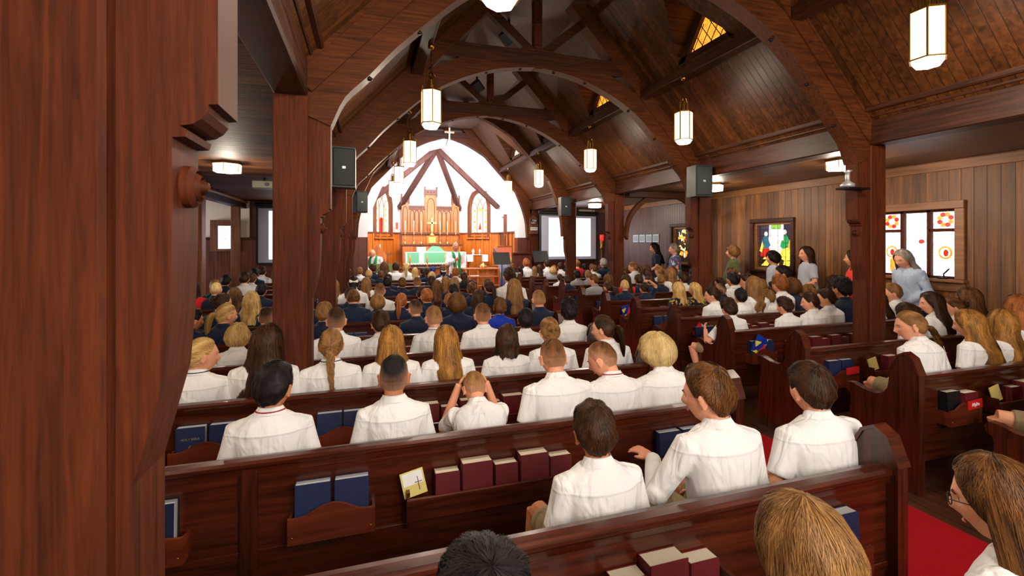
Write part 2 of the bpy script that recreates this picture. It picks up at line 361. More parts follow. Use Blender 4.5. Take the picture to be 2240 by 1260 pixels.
# ---------------------------------------------------------------- trusses
ARCH=[(0,2.34),(.36,2.30),(.71,2.22),(1.17,2.03),(1.5,1.82),(1.75,1.60),(2.0,1.36),(2.18,1.15),(2.34,.98),(2.43,.78)]
ARCH2=[(0,3.02),(.5,2.86),(.96,2.62),(1.43,2.31),(1.7,2.06),(1.95,1.75),(2.14,1.34),(2.3,.95),(2.40,.55),(2.43,.14)]
def outerline(a,t):
    out=[]
    for i,(x,z) in enumerate(a):
        x0,z0=a[max(0,i-1)];x1,z1=a[min(len(a)-1,i+1)]; dx,dz=x1-x0,z1-z0; L=math.hypot(dx,dz); nx,nz=-dz/L,dx/L
        if i==0: nx,nz=0,1
        out.append((x+nx*t,z+nz*t))
    return out
ordn=['nearest','second','third','fourth','fifth','last']
for i,Y in enumerate(BAY):
    hi=i>=4; A=ARCH2 if hi else ARCH; t=.20 if hi else .25
    y0,y1=Y+.015,Y+TK-.015
    e=empty('roof_truss',(XC,Y,0),label='%s dark timber roof truss with curved arch brace, counted from the near end'%ordn[i].capitalize(),cat='truss')
    inn=catmull([(a,0,b) for a,b in A],3); inn=[(p.x,p.z) for p in inn]; out=outerline(inn,t)
    for side in (1,-1):
        MB().band([(XC+side*a,H+b) for a,b in inn],[(XC+side*a,H+b) for a,b in out],'y',y0+.004,y1-.004).build('arch_brace',M['arch'],e,angle=30)
        rf=MB(); A0=Vector((XC+side*2.62,(y0+y1)/2,roofz(2.62)-.10)); B0=Vector((XC,(y0+y1)/2,roofz(0)-.10)); rf.bar(A0,B0,TK,.20,(0,1,0) if 0 else (0,0,1)); rf.build('rafter',M['arch'],e)
        MB().bar((XC+side*(2.62),y0-.012,roofz(2.62)-.02),(XC,y0-.012,roofz(0)-.02),.02,.035).build('rafter_moulding',M['arch'],e)
        zc=2.52 if not hi else 3.05
        MB().bar((XC+side*.04,Y+TK/2,H+zc),(XC+side*.72,Y+TK/2,roofz(.72)-.12),.09,.11).build('strut',M['beamx'],e)
        for q in (2,6,11,16,21):
            if q<len(inn): MB().ball((XC+side*(inn[q][0]),Y+TK/2,H+inn[q][1]-.004),(.022,.022,.014),10,6).build('bolt_head',M['iron'],e,smooth=True)
        # filler cleat between arch foot and the rafter
        MB().prism([(XC+side*2.42,ZB-.1),(XC+side*2.72,ZB-.1),(XC+side*2.72,ZB+.5),(XC+side*2.56,ZB+.5)],'y',y0+.02,y1-.02).build('foot_block',M['beamz'],e)
    zc0,zc1,hw=(2.35,2.55,1.32) if not hi else (3.0,3.16,.78)
    MB().box(XC-hw,XC+hw,y0-.006,y1+.006,H+zc0,H+zc1,.008).build('collar_tie',M['beamx'],e)
    if not hi:
        MB().box(XC-hw,XC+hw,y0-.022,y0-.006,H+zc1-.045,H+zc1-.01,.005).build('collar_moulding',M['beamx'],e)
    kp=MB(); kz0=H+zc0-.02; kz1=roofz(0)-.15
    kp.box(XC-.055,XC+.055,Y+TK/2-.055,Y+TK/2+.055,kz0,kz1)
    for zz,rr in ((kz0+.28,.075),(kz0+.62,.07)): kp.lathe([(.05,zz-.05),(rr,zz-.02),(rr,zz+.02),(.05,zz+.05)],(XC,Y+TK/2,0),12)
    kp.build('king_post',M['beamz'],e)
# ---------------------------------------------------------------- posts
def rosette(mb,x,y,z,side,r=.036):
    mb.lathe([(r,0),(r,-side*.012),(r*.8,-side*.02),(r*.72,-side*.012),(r*.5,-side*.026),(r*.4,-side*.016),(r*.22,-side*.034),(.002,-side*.036)],(x,y,z),20,'x')
for i,Y in enumerate(BAY):
    for side,s_ in ((1,'right'),(-1,'left')):
        xo,xi=sorted((XC+side*INB,XC+side*OUTB))
        e=empty('timber_post',(XC+side*2.67,Y+TK/2,0),label='%s square timber post with carved bracket in the %s row, counted from the near end'%(ordn[i],s_),cat='post')
        MB().box(xo,xi,Y,Y+TK,0,ZB,.008).build('shaft',M['beamz'],e)
        # pilaster on the nave side: low thin part, bevelled thicker part, scroll corbel, top part
        def S(prof): return [(XC+side*o,H+z) for o,z in prof]
        prof=[(2.575,-1.72),(2.548,-1.72),(2.548,-.38),(2.508,-.22),(2.500,-.12),(2.496,.0),(2.496,.168),(2.478,.170),(2.475,.181),(2.486,.187),(2.468,.191),(2.455,.200),(2.447,.212),(2.446,.224),(2.432,.226),(2.432,.99),(2.575,.99)]
        MB().prism(S(prof),'y',Y+.035,Y+TK-.035).build('pilaster',M['beamz'],e)
        rs=MB(); rosette(rs,XC+side*2.496,Y+TK/2,H+.095,side); rs.build('rosette',M['beamz'],e,angle=40)
# ================================================================ windows of the right wall
def frame_right(e,y0,y1,z0,z1,t=.09,mat='trimR'):
    X=XW
    MB().box(X-.045,X,y0-t,y1+t,z1,z1+t,.006).build('head_casing',M[mat],e)
    MB().box(X-.04,X,y0-t,y0,z0,z1,.006).build('side_casing',M[mat],e)
    MB().box(X-.04,X,y1,y1+t,z0,z1,.006).build('side_casing',M[mat],e)
    MB().box(X-.09,X,y0-t-.02,y1+t+.02,z0-.04,z0,.008).build('sill',M[mat],e)
    MB().box(X-.03,X,y0-t,y1+t,z0-.15,z0-.045,.006).build('apron',M[mat],e)
def piece(e,name,pts,col,X): # coloured glass piece on the plane x=X, pts (y,z)
    return MB().prism(pts,'x',X,X+.006).build(name,G[col],e)
def disc(cy,cz,ry,rz=None,n=14,a0=0,a1=360):
    rz=ry if rz is None else rz
    return [(cy+ry*math.cos(R(a0+(a1-a0)*i/n)),cz+rz*math.sin(R(a0+(a1-a0)*i/n))) for i in range(n if a1-a0==360 else n+1)]
e=nextwin('wide window of six pale stained glass panes with red rosettes in the board wall'); e.location=(XW,W1[0],W1[2])
y0,y1,z0,z1=W1; frame_right(e,y0,y1,z0,z1,.10)
cw=(y1-y0)/3; zt=z0+(z1-z0)*.70; X=XW+.06
mu=MB()
for k in range(4): mu.box(X-.03,X+.03,y0+k*cw-.022,y0+k*cw+.022,z0,z1,.004)
mu.box(X-.03,X+.03,y0,y0+cw,zt-.02,zt+.02,.004); mu.box(X-.03,X+.03,y0+2*cw,y1,zt-.02,zt+.02,.004); mu.box(X-.03,X+.03,y0,y1,z0-.0,z0+.03); mu.box(X-.03,X+.03,y0,y1,z1-.03,z1)
mu.build('mullion',M['beamz'],e)
MB().box(X+.03,X+.035,y0,y1,z0,z1).build('glazing',G['white'],e)
for k in (0,2):
    cy=y0+(k+.5)*cw; cz=(zt+z1)/2
    for a in range(8):
        an=R(a*45+22); piece(e,'rosette_petal',disc(cy+.065*math.cos(an),cz+.07*math.sin(an),.03,.03,8),'red' if a%2 else 'orange',X+.018)
    piece(e,'rosette_heart',disc(cy,cz,.03,.03,10),'cream',X+.016)
    cz=(z0+zt)/2+.02
    piece(e,'medallion_ring',disc(cy,cz,.075,.085,16),'orange',X+.018); piece(e,'medallion_field',disc(cy,cz,.055,.062,16),'cream',X+.014)
    piece(e,'medallion_figure',disc(cy-.01,cz-.005,.026,.045,10),'red',X+.010)
cy=y0+1.5*cw; piece(e,'centre_emblem',[(cy-.04,z0+.5),(cy+.03,z0+.46),(cy+.05,z0+.56),(cy,z0+.64)],'pale',X+.018); piece(e,'centre_flower',disc(cy-.05,z0+.47,.035,.03,7),'red',X+.015)
piece(e,'banner_glass',[(y1-cw+.12,z0+.05),(y1-cw+.18,z0+.05),(y1-cw+.18,z0+.24),(y1-cw+.12,z0+.24)],'orange',X+.018)
ws=MB(); ws.tube([(XW+.0,y0+.12,z0+.005),(XW-.02,y0+.12,z0+.06),(XW-.02,y0+.06,z0+.13)],.008); ws.box(XW-.05,XW+.0,y0+.08,y0+.17,z0,z0+.02)
t=ws.build('window_latch',M['iron'],e)
# figure window (three robed figures at a table, built as generic coloured glass)
e=nextwin('stained glass window of robed figures in red, teal and green between purple curtains'); e.location=(XW,W2[0],W2[2])
y0,y1,z0,z1=W2; frame_right(e,y0,y1,z0,z1,.07,'beamy'); X=XW+.05
def framed(e,y0,y1,z0,z1,X):
    f=MB(); b=.045
    f.box(X-.03,X+.03,y0,y0+b,z0,z1); f.box(X-.03,X+.03,y1-b,y1,z0,z1); f.box(X-.03,X+.03,y0+b,y1-b,z0,z0+b); f.box(X-.03,X+.03,y0+b,y1-b,z1-b,z1)
    f.build('sash',M['trimR'],e)
framed(e,y0,y1,z0,z1,X); MB().box(X+.02,X+.025,y0,y1,z0,z1).build('glazing',G['purple'],e)
def uvp(pts,y0,y1,z0,z1): return [(y1-(y1-y0)*u,z0+(z1-z0)*v) for u,v in pts]   # u left->right as seen
def W2p(name,pts,col,d): return piece(e,name,uvp(pts,y0,y1,z0,z1),col,X+.018-d*.001)
W2p('floor_glass',[(0.05,.05),(.95,.05),(.95,.26),(.05,.30)],'dark',1)
for i,q in enumerate([[(.12,.08),(.3,.08),(.42,.2),(.26,.2)],[(.4,.1),(.6,.1),(.62,.17),(.46,.17)],[(.7,.08),(.88,.1),(.9,.2),(.74,.2)],[(.16,.22),(.3,.22),(.36,.28),(.24,.28)]]): W2p('floor_tile',q,'yellow',3)
W2p('light_field',[(.36,.26),(.7,.26),(.74,.6),(.68,.97),(.38,.97),(.32,.6)],'white',2)
W2p('foliage',[(.4,.86),(.66,.86),(.66,.97),(.4,.97)],'leaf',4)
W2p('curtain_edge',[(.34,.62),(.39,.62),(.4,.97),(.35,.97)],'pale',5); W2p('curtain_edge',[(.68,.62),(.73,.62),(.72,.97),(.67,.97)],'pale',5)
W2p('robe',[(.12,.56),(.2,.72),(.3,.72),(.38,.52),(.3,.42),(.14,.4)],'teal',4); W2p('robe',[(.1,.28),(.14,.44),(.34,.46),(.42,.30),(.3,.26)],'red',5); W2p('robe',[(.08,.40),(.16,.60),(.2,.5),(.14,.36)],'yellow',6)
W2p('robe',[(.64,.5),(.7,.7),(.8,.74),(.88,.6),(.84,.5),(.7,.44)],'green',4); W2p('robe',[(.62,.26),(.66,.42),(.9,.5),(.96,.4),(.92,.22),(.76,.2)],'yellow',5); W2p('robe',[(.84,.5),(.9,.66),(.97,.5),(.94,.36)],'orange',6)
W2p('robe',[(.42,.3),(.44,.62),(.52,.72),(.6,.62),(.62,.3)],'cream',5)
for u,v in ((.26,.76),(.52,.77),(.76,.79)): W2p('head_glass',[(u+.045*math.cos(a*.7),v+.05*math.sin(a*.7)) for a in range(9)],'cream' if u!=.52 else 'white',7)
ld=MB()
for k in range(1,5): ld.bar((X-.002,y0+(y1-y0)*k/5,z0),(X-.002,y0+(y1-y0)*k/5,z1),.004,.004)
for k in range(1,7): ld.bar((X-.002,y0,z0+(z1-z0)*k/7),(X-.002,y1,z0+(z1-z0)*k/7),.004,.004)
ld.build('leading',M['iron'],e)
# chapel window
e=nextwin('narrow dark stained glass window with orange and white shards, half hidden behind a post'); e.location=(XW,W3[0],W3[2])
y0,y1,z0,z1=W3; frame_right(e,y0,y1,z0,z1,.07,'beamy'); framed(e,y0,y1,z0,z1,X); MB().box(X+.02,X+.025,y0,y1,z0,z1).build('glazing',G['dark'],e)
rnd=random.Random(5)
for k in range(26):
    u,v=rnd.uniform(.25,.7),rnd.uniform(.15,.92); r_=rnd.uniform(.03,.09)
    an=[rnd.uniform(0,2*PI) for _ in range(5)]; an.sort()
    W2p('glass_shard',[(u+r_*1.3*math.cos(a),v+r_*math.sin(a)) for a in an],rnd.choice(['white','orange','yellow','red','cream','orange']),1+k*.3)
# framed notices on the chapel wall
for k in range(4):
    y=10.0+k*.30; z=H+.10
    f=MB().box(XW-.02,XW-.001,y-.13,y+.13,z-.10,z+.10,.004).build('wall_plaque',plain('plaque silver' ,srgb(168,176,184),.35,.4)); tag(f,'silver memorial plaque on the narrow-board wall, %s of the row of four'%['first from the right','second from the right','third from the right','leftmost'][k],'plaque')
    MB().box(XW-.023,XW-.02,y-.10,y+.10,z-.07,z+.07).build('engraved_panel',plain('plaque grey',srgb(128,140,148),.4,.4),f,local=True)
# aisle arch at the chapel opening (right aisle) and its post on the wall
e=empty('aisle_arch',(5.9,8.05,0),label='curved timber arch spanning the right aisle at the chapel end',cat='arch')
for sd,xa in ((1,XC+OUTB),(-1,XW-.14)):
    pts=[(xa+sd*.0,H+.05),(xa+sd*.03,H+.30),(xa+sd*.12,H+.52),(xa+sd*.30,H+.72),(xa+sd*.52,H+.86),(xa+sd*.74,H+.93)]
    pts=[(p.x,p.z) for p in catmull([(a,0,b) for a,b in pts],3)]; ou=[(a-sd*.05,b+.07) for a,b in pts]
    MB().band(pts,ou,'y',8.1,8.2).build('curved_brace',M['arch'],e,angle=30)
MB().box(XC+OUTB,XW,8.05,8.25,H+.9,H+1.03,.01).build('tie_beam',M['beamx'],e)
MB().box(XW-.14,XW,8.08,8.22,0,H+.95,.01).build('wall_post',M['beamz'],e)
# ================================================================ right aisle end, screens
struct('wall_aisle_end_right',MB().box(5.0,XW+.15,13.3,13.45,0,WZ),M['wains'])
struct('wall_aisle_end_cream',MB().box(6.4,XW,13.28,13.3,1.2,WZ),M['cream'])
def screen(X0,X1,Y,z0,z1,label,tilt=0):
    e=empty('projection_screen',((X0+X1)/2,Y,z0),label=label,cat='screen')
    MB().box(X0-.06,X1+.06,Y-.01,Y+.012,z0-.05,z1+.05,.004).build('frame',M['black'],e)
    MB().box(X0,X1,Y-.016,Y-.01,z0,z1).build('cloth',M['scrgrey'],e)
    dx=(X1-X0)
    MB().box(X0+.13*dx,X1-.10*dx,Y-.020,Y-.016,z0+.08,z1-.06).build('projected_page',M['screenL'],e)
    MB().box(X0+.18*dx,X1-.14*dx,Y-.024,Y-.020,z0+.38*(z1-z0),z0+.70*(z1-z0)).build('projected_text_block',M['screenW'],e)
    MB().tube([(X0-.08,Y,z1+.1),(X1+.08,Y,z1+.1)],.045,12).build('roller_case',M['black'],e)
    for xx in (X0+.1,X1-.1): MB().tube([(xx,Y,z1+.1),(xx,Y,WZ)],.006,6).build('hanging_rod',M['iron'],e)
    return e
screen(4.86,6.62,12.6,1.22,2.50,'white projection screen at the end of the right aisle, half behind a post')
screen(-2.52,-.75,12.6,1.22,2.55,'white projection screen at the end of the left aisle')
# candle stand (red sanctuary lamp)
e=empty('candle_stand',(6.72,12.4,0),label='tall wooden candle stand with a red glass sanctuary lamp beside the right screen',cat='candle stand')
MB().lathe([(.13,0),(.13,.03),(.04,.07),(.03,.5),(.045,.55),(.03,.6),(.03,1.5)],(6.72,12.4,0),14).build('stem',M['oakd'],e,smooth=True)
MB().lathe([(.03,1.5),(.06,1.55),(.04,1.62),(.055,1.72),(.06,1.75)],(6.72,12.4,0),14).build('brass_cup',M['brass'],e,smooth=True)
MB().lathe([(.04,1.75),(.06,1.8),(.06,1.93),(.055,1.95)],(6.72,12.4,0),14).build('red_glass',G['red'],e,smooth=True)
# ================================================================ left side: colonnade and side room
e=empty('colonnade_beam',(-2.95,8,2.56),label='painted header beam along the left aisle above the side room openings',cat='beam')
MB().box(-3.04,-2.86,YB,13.0,H+.84,H+1.0,.01).build('header',M['beamy'],e)
MB().tube([(-2.86,YB,H+1.0),(-2.86,13.0,H+1.0)],.035,10).build('round_moulding',M['trimR'],e)
for k,(y,lb) in enumerate(((9.75,'nearer of the two'),(12.25,'farther of the two'),(7.2,None),(4.7,None))):
    if lb is None: continue
    p=MB().box(-3.03,-2.87,y,y+.22,0,H+.84,.01).build('timber_column',M['colz']); tag(p,'square timber column at the side room opening, %s'%lb,'column')
struct('wall_side_room_end',MB().box(-7,-2.8,13.0,13.15,1.72,WZ),M['cream'])
struct('wall_side_room_outer',MB().box(-7.1,-7,YB,13.15,0,WZ),M['cream'])
struct('wall_left_outer',MB().box(-3.0,-2.9,YB,6.5,0,WZ),M['cream'])
struct('trim_3',MB().box(-7,-.45,12.92,13.05,0,1.78),M['wains'])
struct('trim_4',MB().box(-7,-.45,12.86,12.94,1.78,1.84,.01),M['beamx'])
struct('wall_aisle_end_left',MB().box(-2.9,-.62,13.05,13.2,1.72,WZ),M['wains'])
e=nextwin('small bright square window in the side room wall above the panelling'); e.location=(-3.4,12.9,1.5)
fr=MB(); x0,x1,z0,z1=-3.44,-3.14,1.56,2.12
fr.box(x0-.16,x0,12.80,12.98,z0-.06,z1+.14); fr.box(x1,x1+.07,12.80,12.98,z0-.06,z1+.14); fr.box(x0,x1,12.80,12.98,z1,z1+.14); fr.box(x0,x1,12.80,12.98,z0-.06,z0)
fr.build('frame',M['colz'],e); MB().box(x0,x1,12.83,12.84,z0,z1).build('glazing',G['pale'],e)
# desk in the side room
e=empty('reading_desk',(-3.9,11.6,0),label='small slant-topped wooden reading desk in the side room at far left',cat='desk')
MB().box(-4.1,-3.72,11.5,11.8,0,1.05,.01).build('body',M['wains'],e); MB().prism([(11.4,1.05),(11.85,1.05),(11.85,1.25),(11.4,1.12)],'x',-4.15,-3.68).build('slanted_top',M['rack'],e)
e=empty('side_table',(-1.3,12.2,0),label='dark table with a white cloth and flowers below the left screen',cat='table')
MB().box(-1.75,-.75,12.0,12.4,.88,.93,.008).build('table_top',M['black'],e)
for a in (-1.7,-.8):
    for b in (12.04,12.36): MB().box(a-.02,a+.02,b-.02,b+.02,0,.88).build('leg',M['black'],e)
c=MB().box(-1.7,-.8,11.98,12.38,.93,.955,.006).build('white_runner',M['white']); tag(c,'white cloth runner on the dark table below the left screen','cloth')
for k in range(5):
    x=-1.55+k*.17
    v=empty('candle_holder',(x,12.2,.955),label='small cream candle on the white runner below the left screen, %s from the left'%['first','second','third','fourth','fifth'][k],cat='candle',group='candles below the left screen')
    MB().lathe([(.03,0),(.045,.02),(.04,.10),(.03,.12)],(0,0,0),10).build('cup',M['candle'],v,local=True,smooth=True)
    MB().lathe([(.012,.1),(.012,.17),(.002,.19)],(0,0,0),8).build('flame_tip',G['yellow'],v,local=True)
# ================================================================ chancel
CF=.34
struct('floor_chancel',MB().box(-.2,4.6,13.0,17.3,.0,CF),M['floor'])
struct('trim_5',MB().box(-.1,4.5,12.75,13.0,0,CF/2,.01),M['floor'])
# arch wall: plaster band with wooden truss in front
inn=catmull([(a,0,b) for a,b in ARCH2],3); inn=[(p.x,p.z) for p in inn]
mb=MB()
INW=[(max(0,x-.0)*.885,(z if i==0 else z)-(.22 if x<.05 else .22-.0*x)) for i,(x,z) in enumerate(inn)]
INW=[(x*.90,H+z-.22*(1-x/2.43*.6)) for x,z in inn]; INW[-1]=(INW[-1][0],1.86)
for side in (1,-1):
    mb.band([(XC+side*a,b) for a,b in INW],[(XC+side*(a+.08),H+b+.1) for a,b in inn[:-1]]+[(XC+side*2.6,1.86)],'y',13.36,13.62)
struct('wall_chancel_arch',mb,M['plaster'])
mb=MB()
for side in (1,-1):
    x=sorted((XC+side*2.17,XC+side*2.62)); mb.box(x[0],x[1],13.34,13.64,0,1.86)
struct('trim_6',mb,M['wains'])
# gable infill boards above arch truss (behind it)
mb=MB(); top=[(a+.0,H+b+.14) for a,b in inn]
for side in (1,-1): mb.band([(XC+side*a,b) for a,b in top],[(XC+side*min(a,2.6),max(roofz(min(a,2.6))+.05,b+.02)) for a,b in top],'y',13.34,13.38)
struct('wall_gable_boards',mb,M['flatceil'])
# apse walls
AP=[(4.45,13.6),(4.45,15.6),(3.32,17.0),(1.08,17.0),(-.05,15.6),(-.05,13.6)]
def apse_wall(A,B,z0,z1,mat,name,holes=(),th=.12,inset=0):
    A=Vector((*A,0));B=Vector((*B,0)); d=(B-A); L=d.length; d.normalize(); n=Vector((d.y,-d.x,0)) # pointing outwards or inwards
    c=Vector((XC,15,0)); 
    if (c-(A+B)/2).dot(n)>0: n=-n
    mb=MB()
    def blk(a,b,za,zb):
        P=[A+d*a-n*inset,A+d*b-n*inset,A+d*b+n*th,A+d*a+n*th]
        mb.add([(p.x,p.y,za) for p in P]+[(p.x,p.y,zb) for p in P],[(0,3,2,1),(4,5,6,7),(0,1,5,4),(1,2,6,5),(2,3,7,6),(3,0,4,7)])
    y=0
    for a,b,za,zb in holes: blk(y,a,z0,z1); blk(a,b,z0,za); blk(a,b,zb,z1); y=b
    blk(y,L,z0,z1); return mb,A,d,n,L
zw=2.02; zt=H+1.95
for i in range(5):
    hol=()
    L=(Vector((*AP[i],0))-Vector((*AP[i+1],0))).length
    if i in (1,3): hol=[(L/2-.42,L/2+.42,zw-.12,H+1.84)]
    if i==0: hol=[(1.2,1.8,0,2.6)]
    mb,A,d,n,L=apse_wall(AP[i],AP[i+1],zw-.05,zt,M['plaster'],'',[h for h in hol if 1]); struct('wall_chancel_%d'%(i+1),mb,M['plaster'])
    h2=[(a,b,0,2.0) for a,b,_,_ in hol] if i==0 else ()
    mb,_,_,_,_=apse_wall(AP[i],AP[i+1],CF,zw,None,'',h2,.1,.03); struct('trim_%d'%(7+i),mb,M['oak'])
    mb,_,_,_,_=apse_wall(AP[i],AP[i+1],zw,zw+.05,None,'',h2,.1,.06); struct('trim_%d'%(17+i),mb,M['oakd'])
    # stiles over the panelling
    mb=MB(); k=int(L/.34)
    for j in range(k+1):
        p=A+d*(L*j/k)-n*.035
        q=Matrix.Translation(p)@Matrix.Rotation(math.atan2(d.y,d.x),4,'Z')
        V=[q@Vector(v) for v in [(-.035,-.012,CF),(.035,-.012,CF),(.035,.02,CF),(-.035,.02,CF),(-.035,-.012,zw),(.035,-.012,zw),(.035,.02,zw),(-.035,.02,zw)]]
        mb.add(V,[(0,3,2,1),(4,5,6,7),(0,1,5,4),(1,2,6,5),(2,3,7,6),(3,0,4,7)])
    struct('trim_%d'%(27+i),mb,M['oakd'] if i in (0,4) else M['oak'])
    if i in (1,3):
        # tall pointed window built in the wall plane
        e=nextwin('tall pointed stained glass window on the %s side of the altar'%('right' if i==1 else 'left'))
        mid=A+d*(L/2); e.location=mid; e.rotation_euler=(0,0,math.atan2(d.y,d.x)); dd=1 if i==1 else 1
        sgn=1 if (Matrix.Rotation(math.atan2(d.y,d.x),4,'Z')@Vector((0,1,0))).dot(n)>0 else -1
        hw=.38; zb=zw-.08; zs=H+1.18; za=H+1.78
        def arc(hw,zs,za,nn=8):
            o=[]
            for j in range(nn+1):
                t=j/nn; o.append((hw*math.cos(t*PI/2)**.85,zs+(za-zs)*math.sin(t*PI/2)))
            return o
        def gothic(hw,zb,zs,za): a=arc(hw,zs,za); return [(hw,zb)]+a+[(-x,z) for x,z in a[::-1][1:]]+[(-hw,zb)]
        o1=gothic(hw+.13,zb-.13,zs,za+.12); i1=gothic(hw,zb,zs,za)
        MB().band(i1+[i1[0]],o1+[o1[0]],'y',-sgn*.05,sgn*.04).build('pointed_frame',M['oakd'],e,local=True)
        MB().prism(i1,'y',sgn*.06,sgn*.065).build('glazing',G['cream'],e,local=True)
        MB().box(-hw-.14,hw+.14,sgn*.10,sgn*.12,zb-.1,za+.2).build('backing',M['plaster'],e,local=True)
        for xx in (-hw/3,hw/3): MB().tube([(xx,sgn*.04,zb),(xx,sgn*.04,zs+.05)],.014,6).build('mullion',M['trimR'],e,local=True)
        for xx,s2 in ((-hw/3,1),(hw/3,-1),(-hw/3,-1),(hw/3,1)):
            MB().tube([(xx,sgn*.04,zs),(xx+s2*.06,sgn*.04,zs+.22),(xx+s2*.22,sgn*.04,zs+.42 if s2*xx<0 else zs+.26)],.012,6).build('tracery',M['trimR'],e,local=True)
        MB().box(-hw-.14,hw+.14,-sgn*.10,sgn*.02,zb-.10,zb-.04,.005).build('sill',M['oak'],e,local=True)
        if i==3:
            for pts,c in (([(-.1,.1),(.06,.1),(.10,.5),(0,.8),(-.08,.6)],'red'),([(-.07,.62),(.09,.62),(.07,.95),(-.04,.95)],'cream'),([(.04,.05),(.12,.05),(.12,.5)],'blue'),([(-.1,.35),(-.02,.3),(0,.6),(-.1,.6)],'red')):
                MB().prism([(x,zb+z) for x,z in pts],'y',sgn*.056,sgn*.058).build('figure_glass',G[c],e,local=True)
        else:
            MB().prism([(-.05,zb+.24),(.08,zb+.24),(.02,zb+.46),(0,zb+.52),(-.02,zb+.4)],'y',sgn*.056,sgn*.058).build('figure_glass',G['red'],e,local=True)
            MB().prism([(-.1,zb+.9),(.1,zb+.9),(.06,zb+1.02),(-.06,zb+1.02)],'y',sgn*.056,sgn*.058).build('figure_glass',G['yellow'],e,local=True)
        for sx in (-1,1):
            for j in range(5):
                MB().prism(disc(sx*.25,zb+.12+j*.2,.045,.05,8),'y',sgn*.056,sgn*.058).build('side_ornament',G['orange' if (j+i)%2 else 'yellow'],e,local=True)
# apse ceiling: white half-pyramid with timber ribs
apx=(XC-.02,15.1,H+3.35)
mb=MB()
for i in range(5):
    a,b=AP[i],AP[i+1]
    mb.add([(a[0],a[1],zt),(b[0],b[1],zt),apx],[(0,1,2)])
mb.add([(4.45,13.6,zt),apx,(XC,13.6,H+3.15)],[(0,1,2)]); mb.add([(-.05,13.6,zt),apx,(XC,13.6,H+3.15)],[(0,1,2)])
struct('ceiling_chancel',mb,M['plaster'])
e=empty('ceiling_ribs',(XC,15.1,H+3.0),label='timber ribs fanning down the white vault over the altar',cat='beam')
for i,p in enumerate(AP[1:5]):
    MB().bar((apx[0],apx[1],H+3.05),(XC+(p[0]-XC)*.97,15+(p[1]-15)*.96,H+1.22),.13,.15).build('rib',M['rib'],e)
for s_ in (1,-1):
    pass
# side opening posts on the right of the chancel
p=MB().box(4.36,4.46,14.7,14.82,CF,2.65,.008).build('timber_column',M['oakd']); tag(p,'slim dark post at the doorway on the right side of the chancel','column')
# reredos ---------------------------------------------------------
e=empty('reredos',(XC,16.8,CF),label='carved wooden reredos with three battlemented towers behind the altar',cat='altarpiece')
y=16.80
def RX(x): return XC+x
MB().box(RX(-1.02),RX(1.02),y,y+.14,CF,2.98,.006).build('back_panel',M['oak'],e)
MB().box(RX(-1.06),RX(1.06),y-.10,y+.02,2.0,2.08,.01).build('shelf_moulding',M['oakd'],e)
for cx,hw,zt2 in ((-.90,.13,3.38),(.90,.13,3.38),(0,.21,3.66)):
    t=MB(); t.box(RX(cx-hw),RX(cx+hw),y-.07,y+.02,2.0,zt2-.22,.006); t.build('tower',M['oak'],e)
    t=MB(); t.box(RX(cx-hw-.02),RX(cx+hw+.02),y-.10,y+.03,zt2-.24,zt2-.05,.006)
    for s_ in (-1,1): t.box(RX(cx+s_*hw-.025),RX(cx+s_*hw+.025),y-.11,y-.04,zt2-.3,zt2+.05,.004)
    t.build('battlement',M['oakd'],e)
    for q in (-1,0,1): MB().lathe([(.022,0),(.022,.004)],(RX(cx+q*hw*.5),y-.106,zt2-.14),8,'y').build('quatrefoil',M['iron'],e)
mb=MB()
for s_ in (-1,1):
    a,b=(-.77,-.21) if s_<0 else (.21,.77)
    mb.box(RX(a),RX(b),y-.08,y,2.90,2.94)
    mb.box(RX(a),RX(b),y-.06,y,2.97,3.03)
    for j in range(9): xx=a+(b-a)*(j+.5)/9; mb.box(RX(xx-.018),RX(xx+.018),y-.09,y-.02,2.93,3.0)
mb.build('cornice',M['oakd'],e)
# pointed blind arches
def lancet(cx,hw,z0,zs,za,mat='oakd'):
    pts=[(cx-hw,z0),(cx-hw,zs)]+[(cx-hw*math.cos(t*PI/2)**.8,zs+(za-zs)*math.sin(t*PI/2)) for t in (.25,.5,.75)]+[(cx,za)]
    pts=pts+[(2*cx-a,b) for a,b in pts[::-1][1:]]
    MB().tube([(RX(a),y-.012,b) for a,b in pts],.013,5).build('blind_arch',M[mat],e)
for cx in (-.65,-.49,-.33): lancet(cx,.07,2.1,2.70,2.86)
for cx in (.33,.49,.65): lancet(cx,.07,2.1,2.70,2.86)
y-=.06
for cx in (-.90,.90): lancet(cx,.08,2.1,2.75,3.0)
lancet(0,.13,2.1,3.0,3.3)
y+=.06
# altar with gradine
e=empty('high_altar',(XC,16.4,CF),label='wooden high altar with a carved shelf below the reredos',cat='altar')
MB().box(RX(-1.02),RX(1.02),16.40,16.68,CF,1.60,.01).build('gradine',M['oak'],e)
MB().box(RX(-1.08),RX(1.08),16.36,16.69,1.60,1.66,.01).build('gradine_top',M['oakd'],e)
MB().box(RX(-.2),RX(.2),16.36,16.46,1.66,1.95,.01).build('tabernacle',M['oak'],e)
MB().box(RX(-.13),RX(.13),16.345,16.36,1.69,1.92,.006).build('tabernacle_door',M['gold'],e)
e=empty('communion_table',(XC,15.6,CF),label='wooden communion table with three carved front panels before the high altar',cat='altar')
MB().box(RX(-.95),RX(.95),15.35,15.85,1.33,1.38,.01).build('table_top',M['oak'],e)
MB().box(RX(-.88),RX(.88),15.42,15.80,CF,1.33,.008).build('body',M['oak'],e)
for cx in (-.6,0,.6):
    MB().box(RX(cx-.24),RX(cx+.24),15.40,15.42,CF+.12,1.0,.006).build('front_panel',M['oakd'],e)
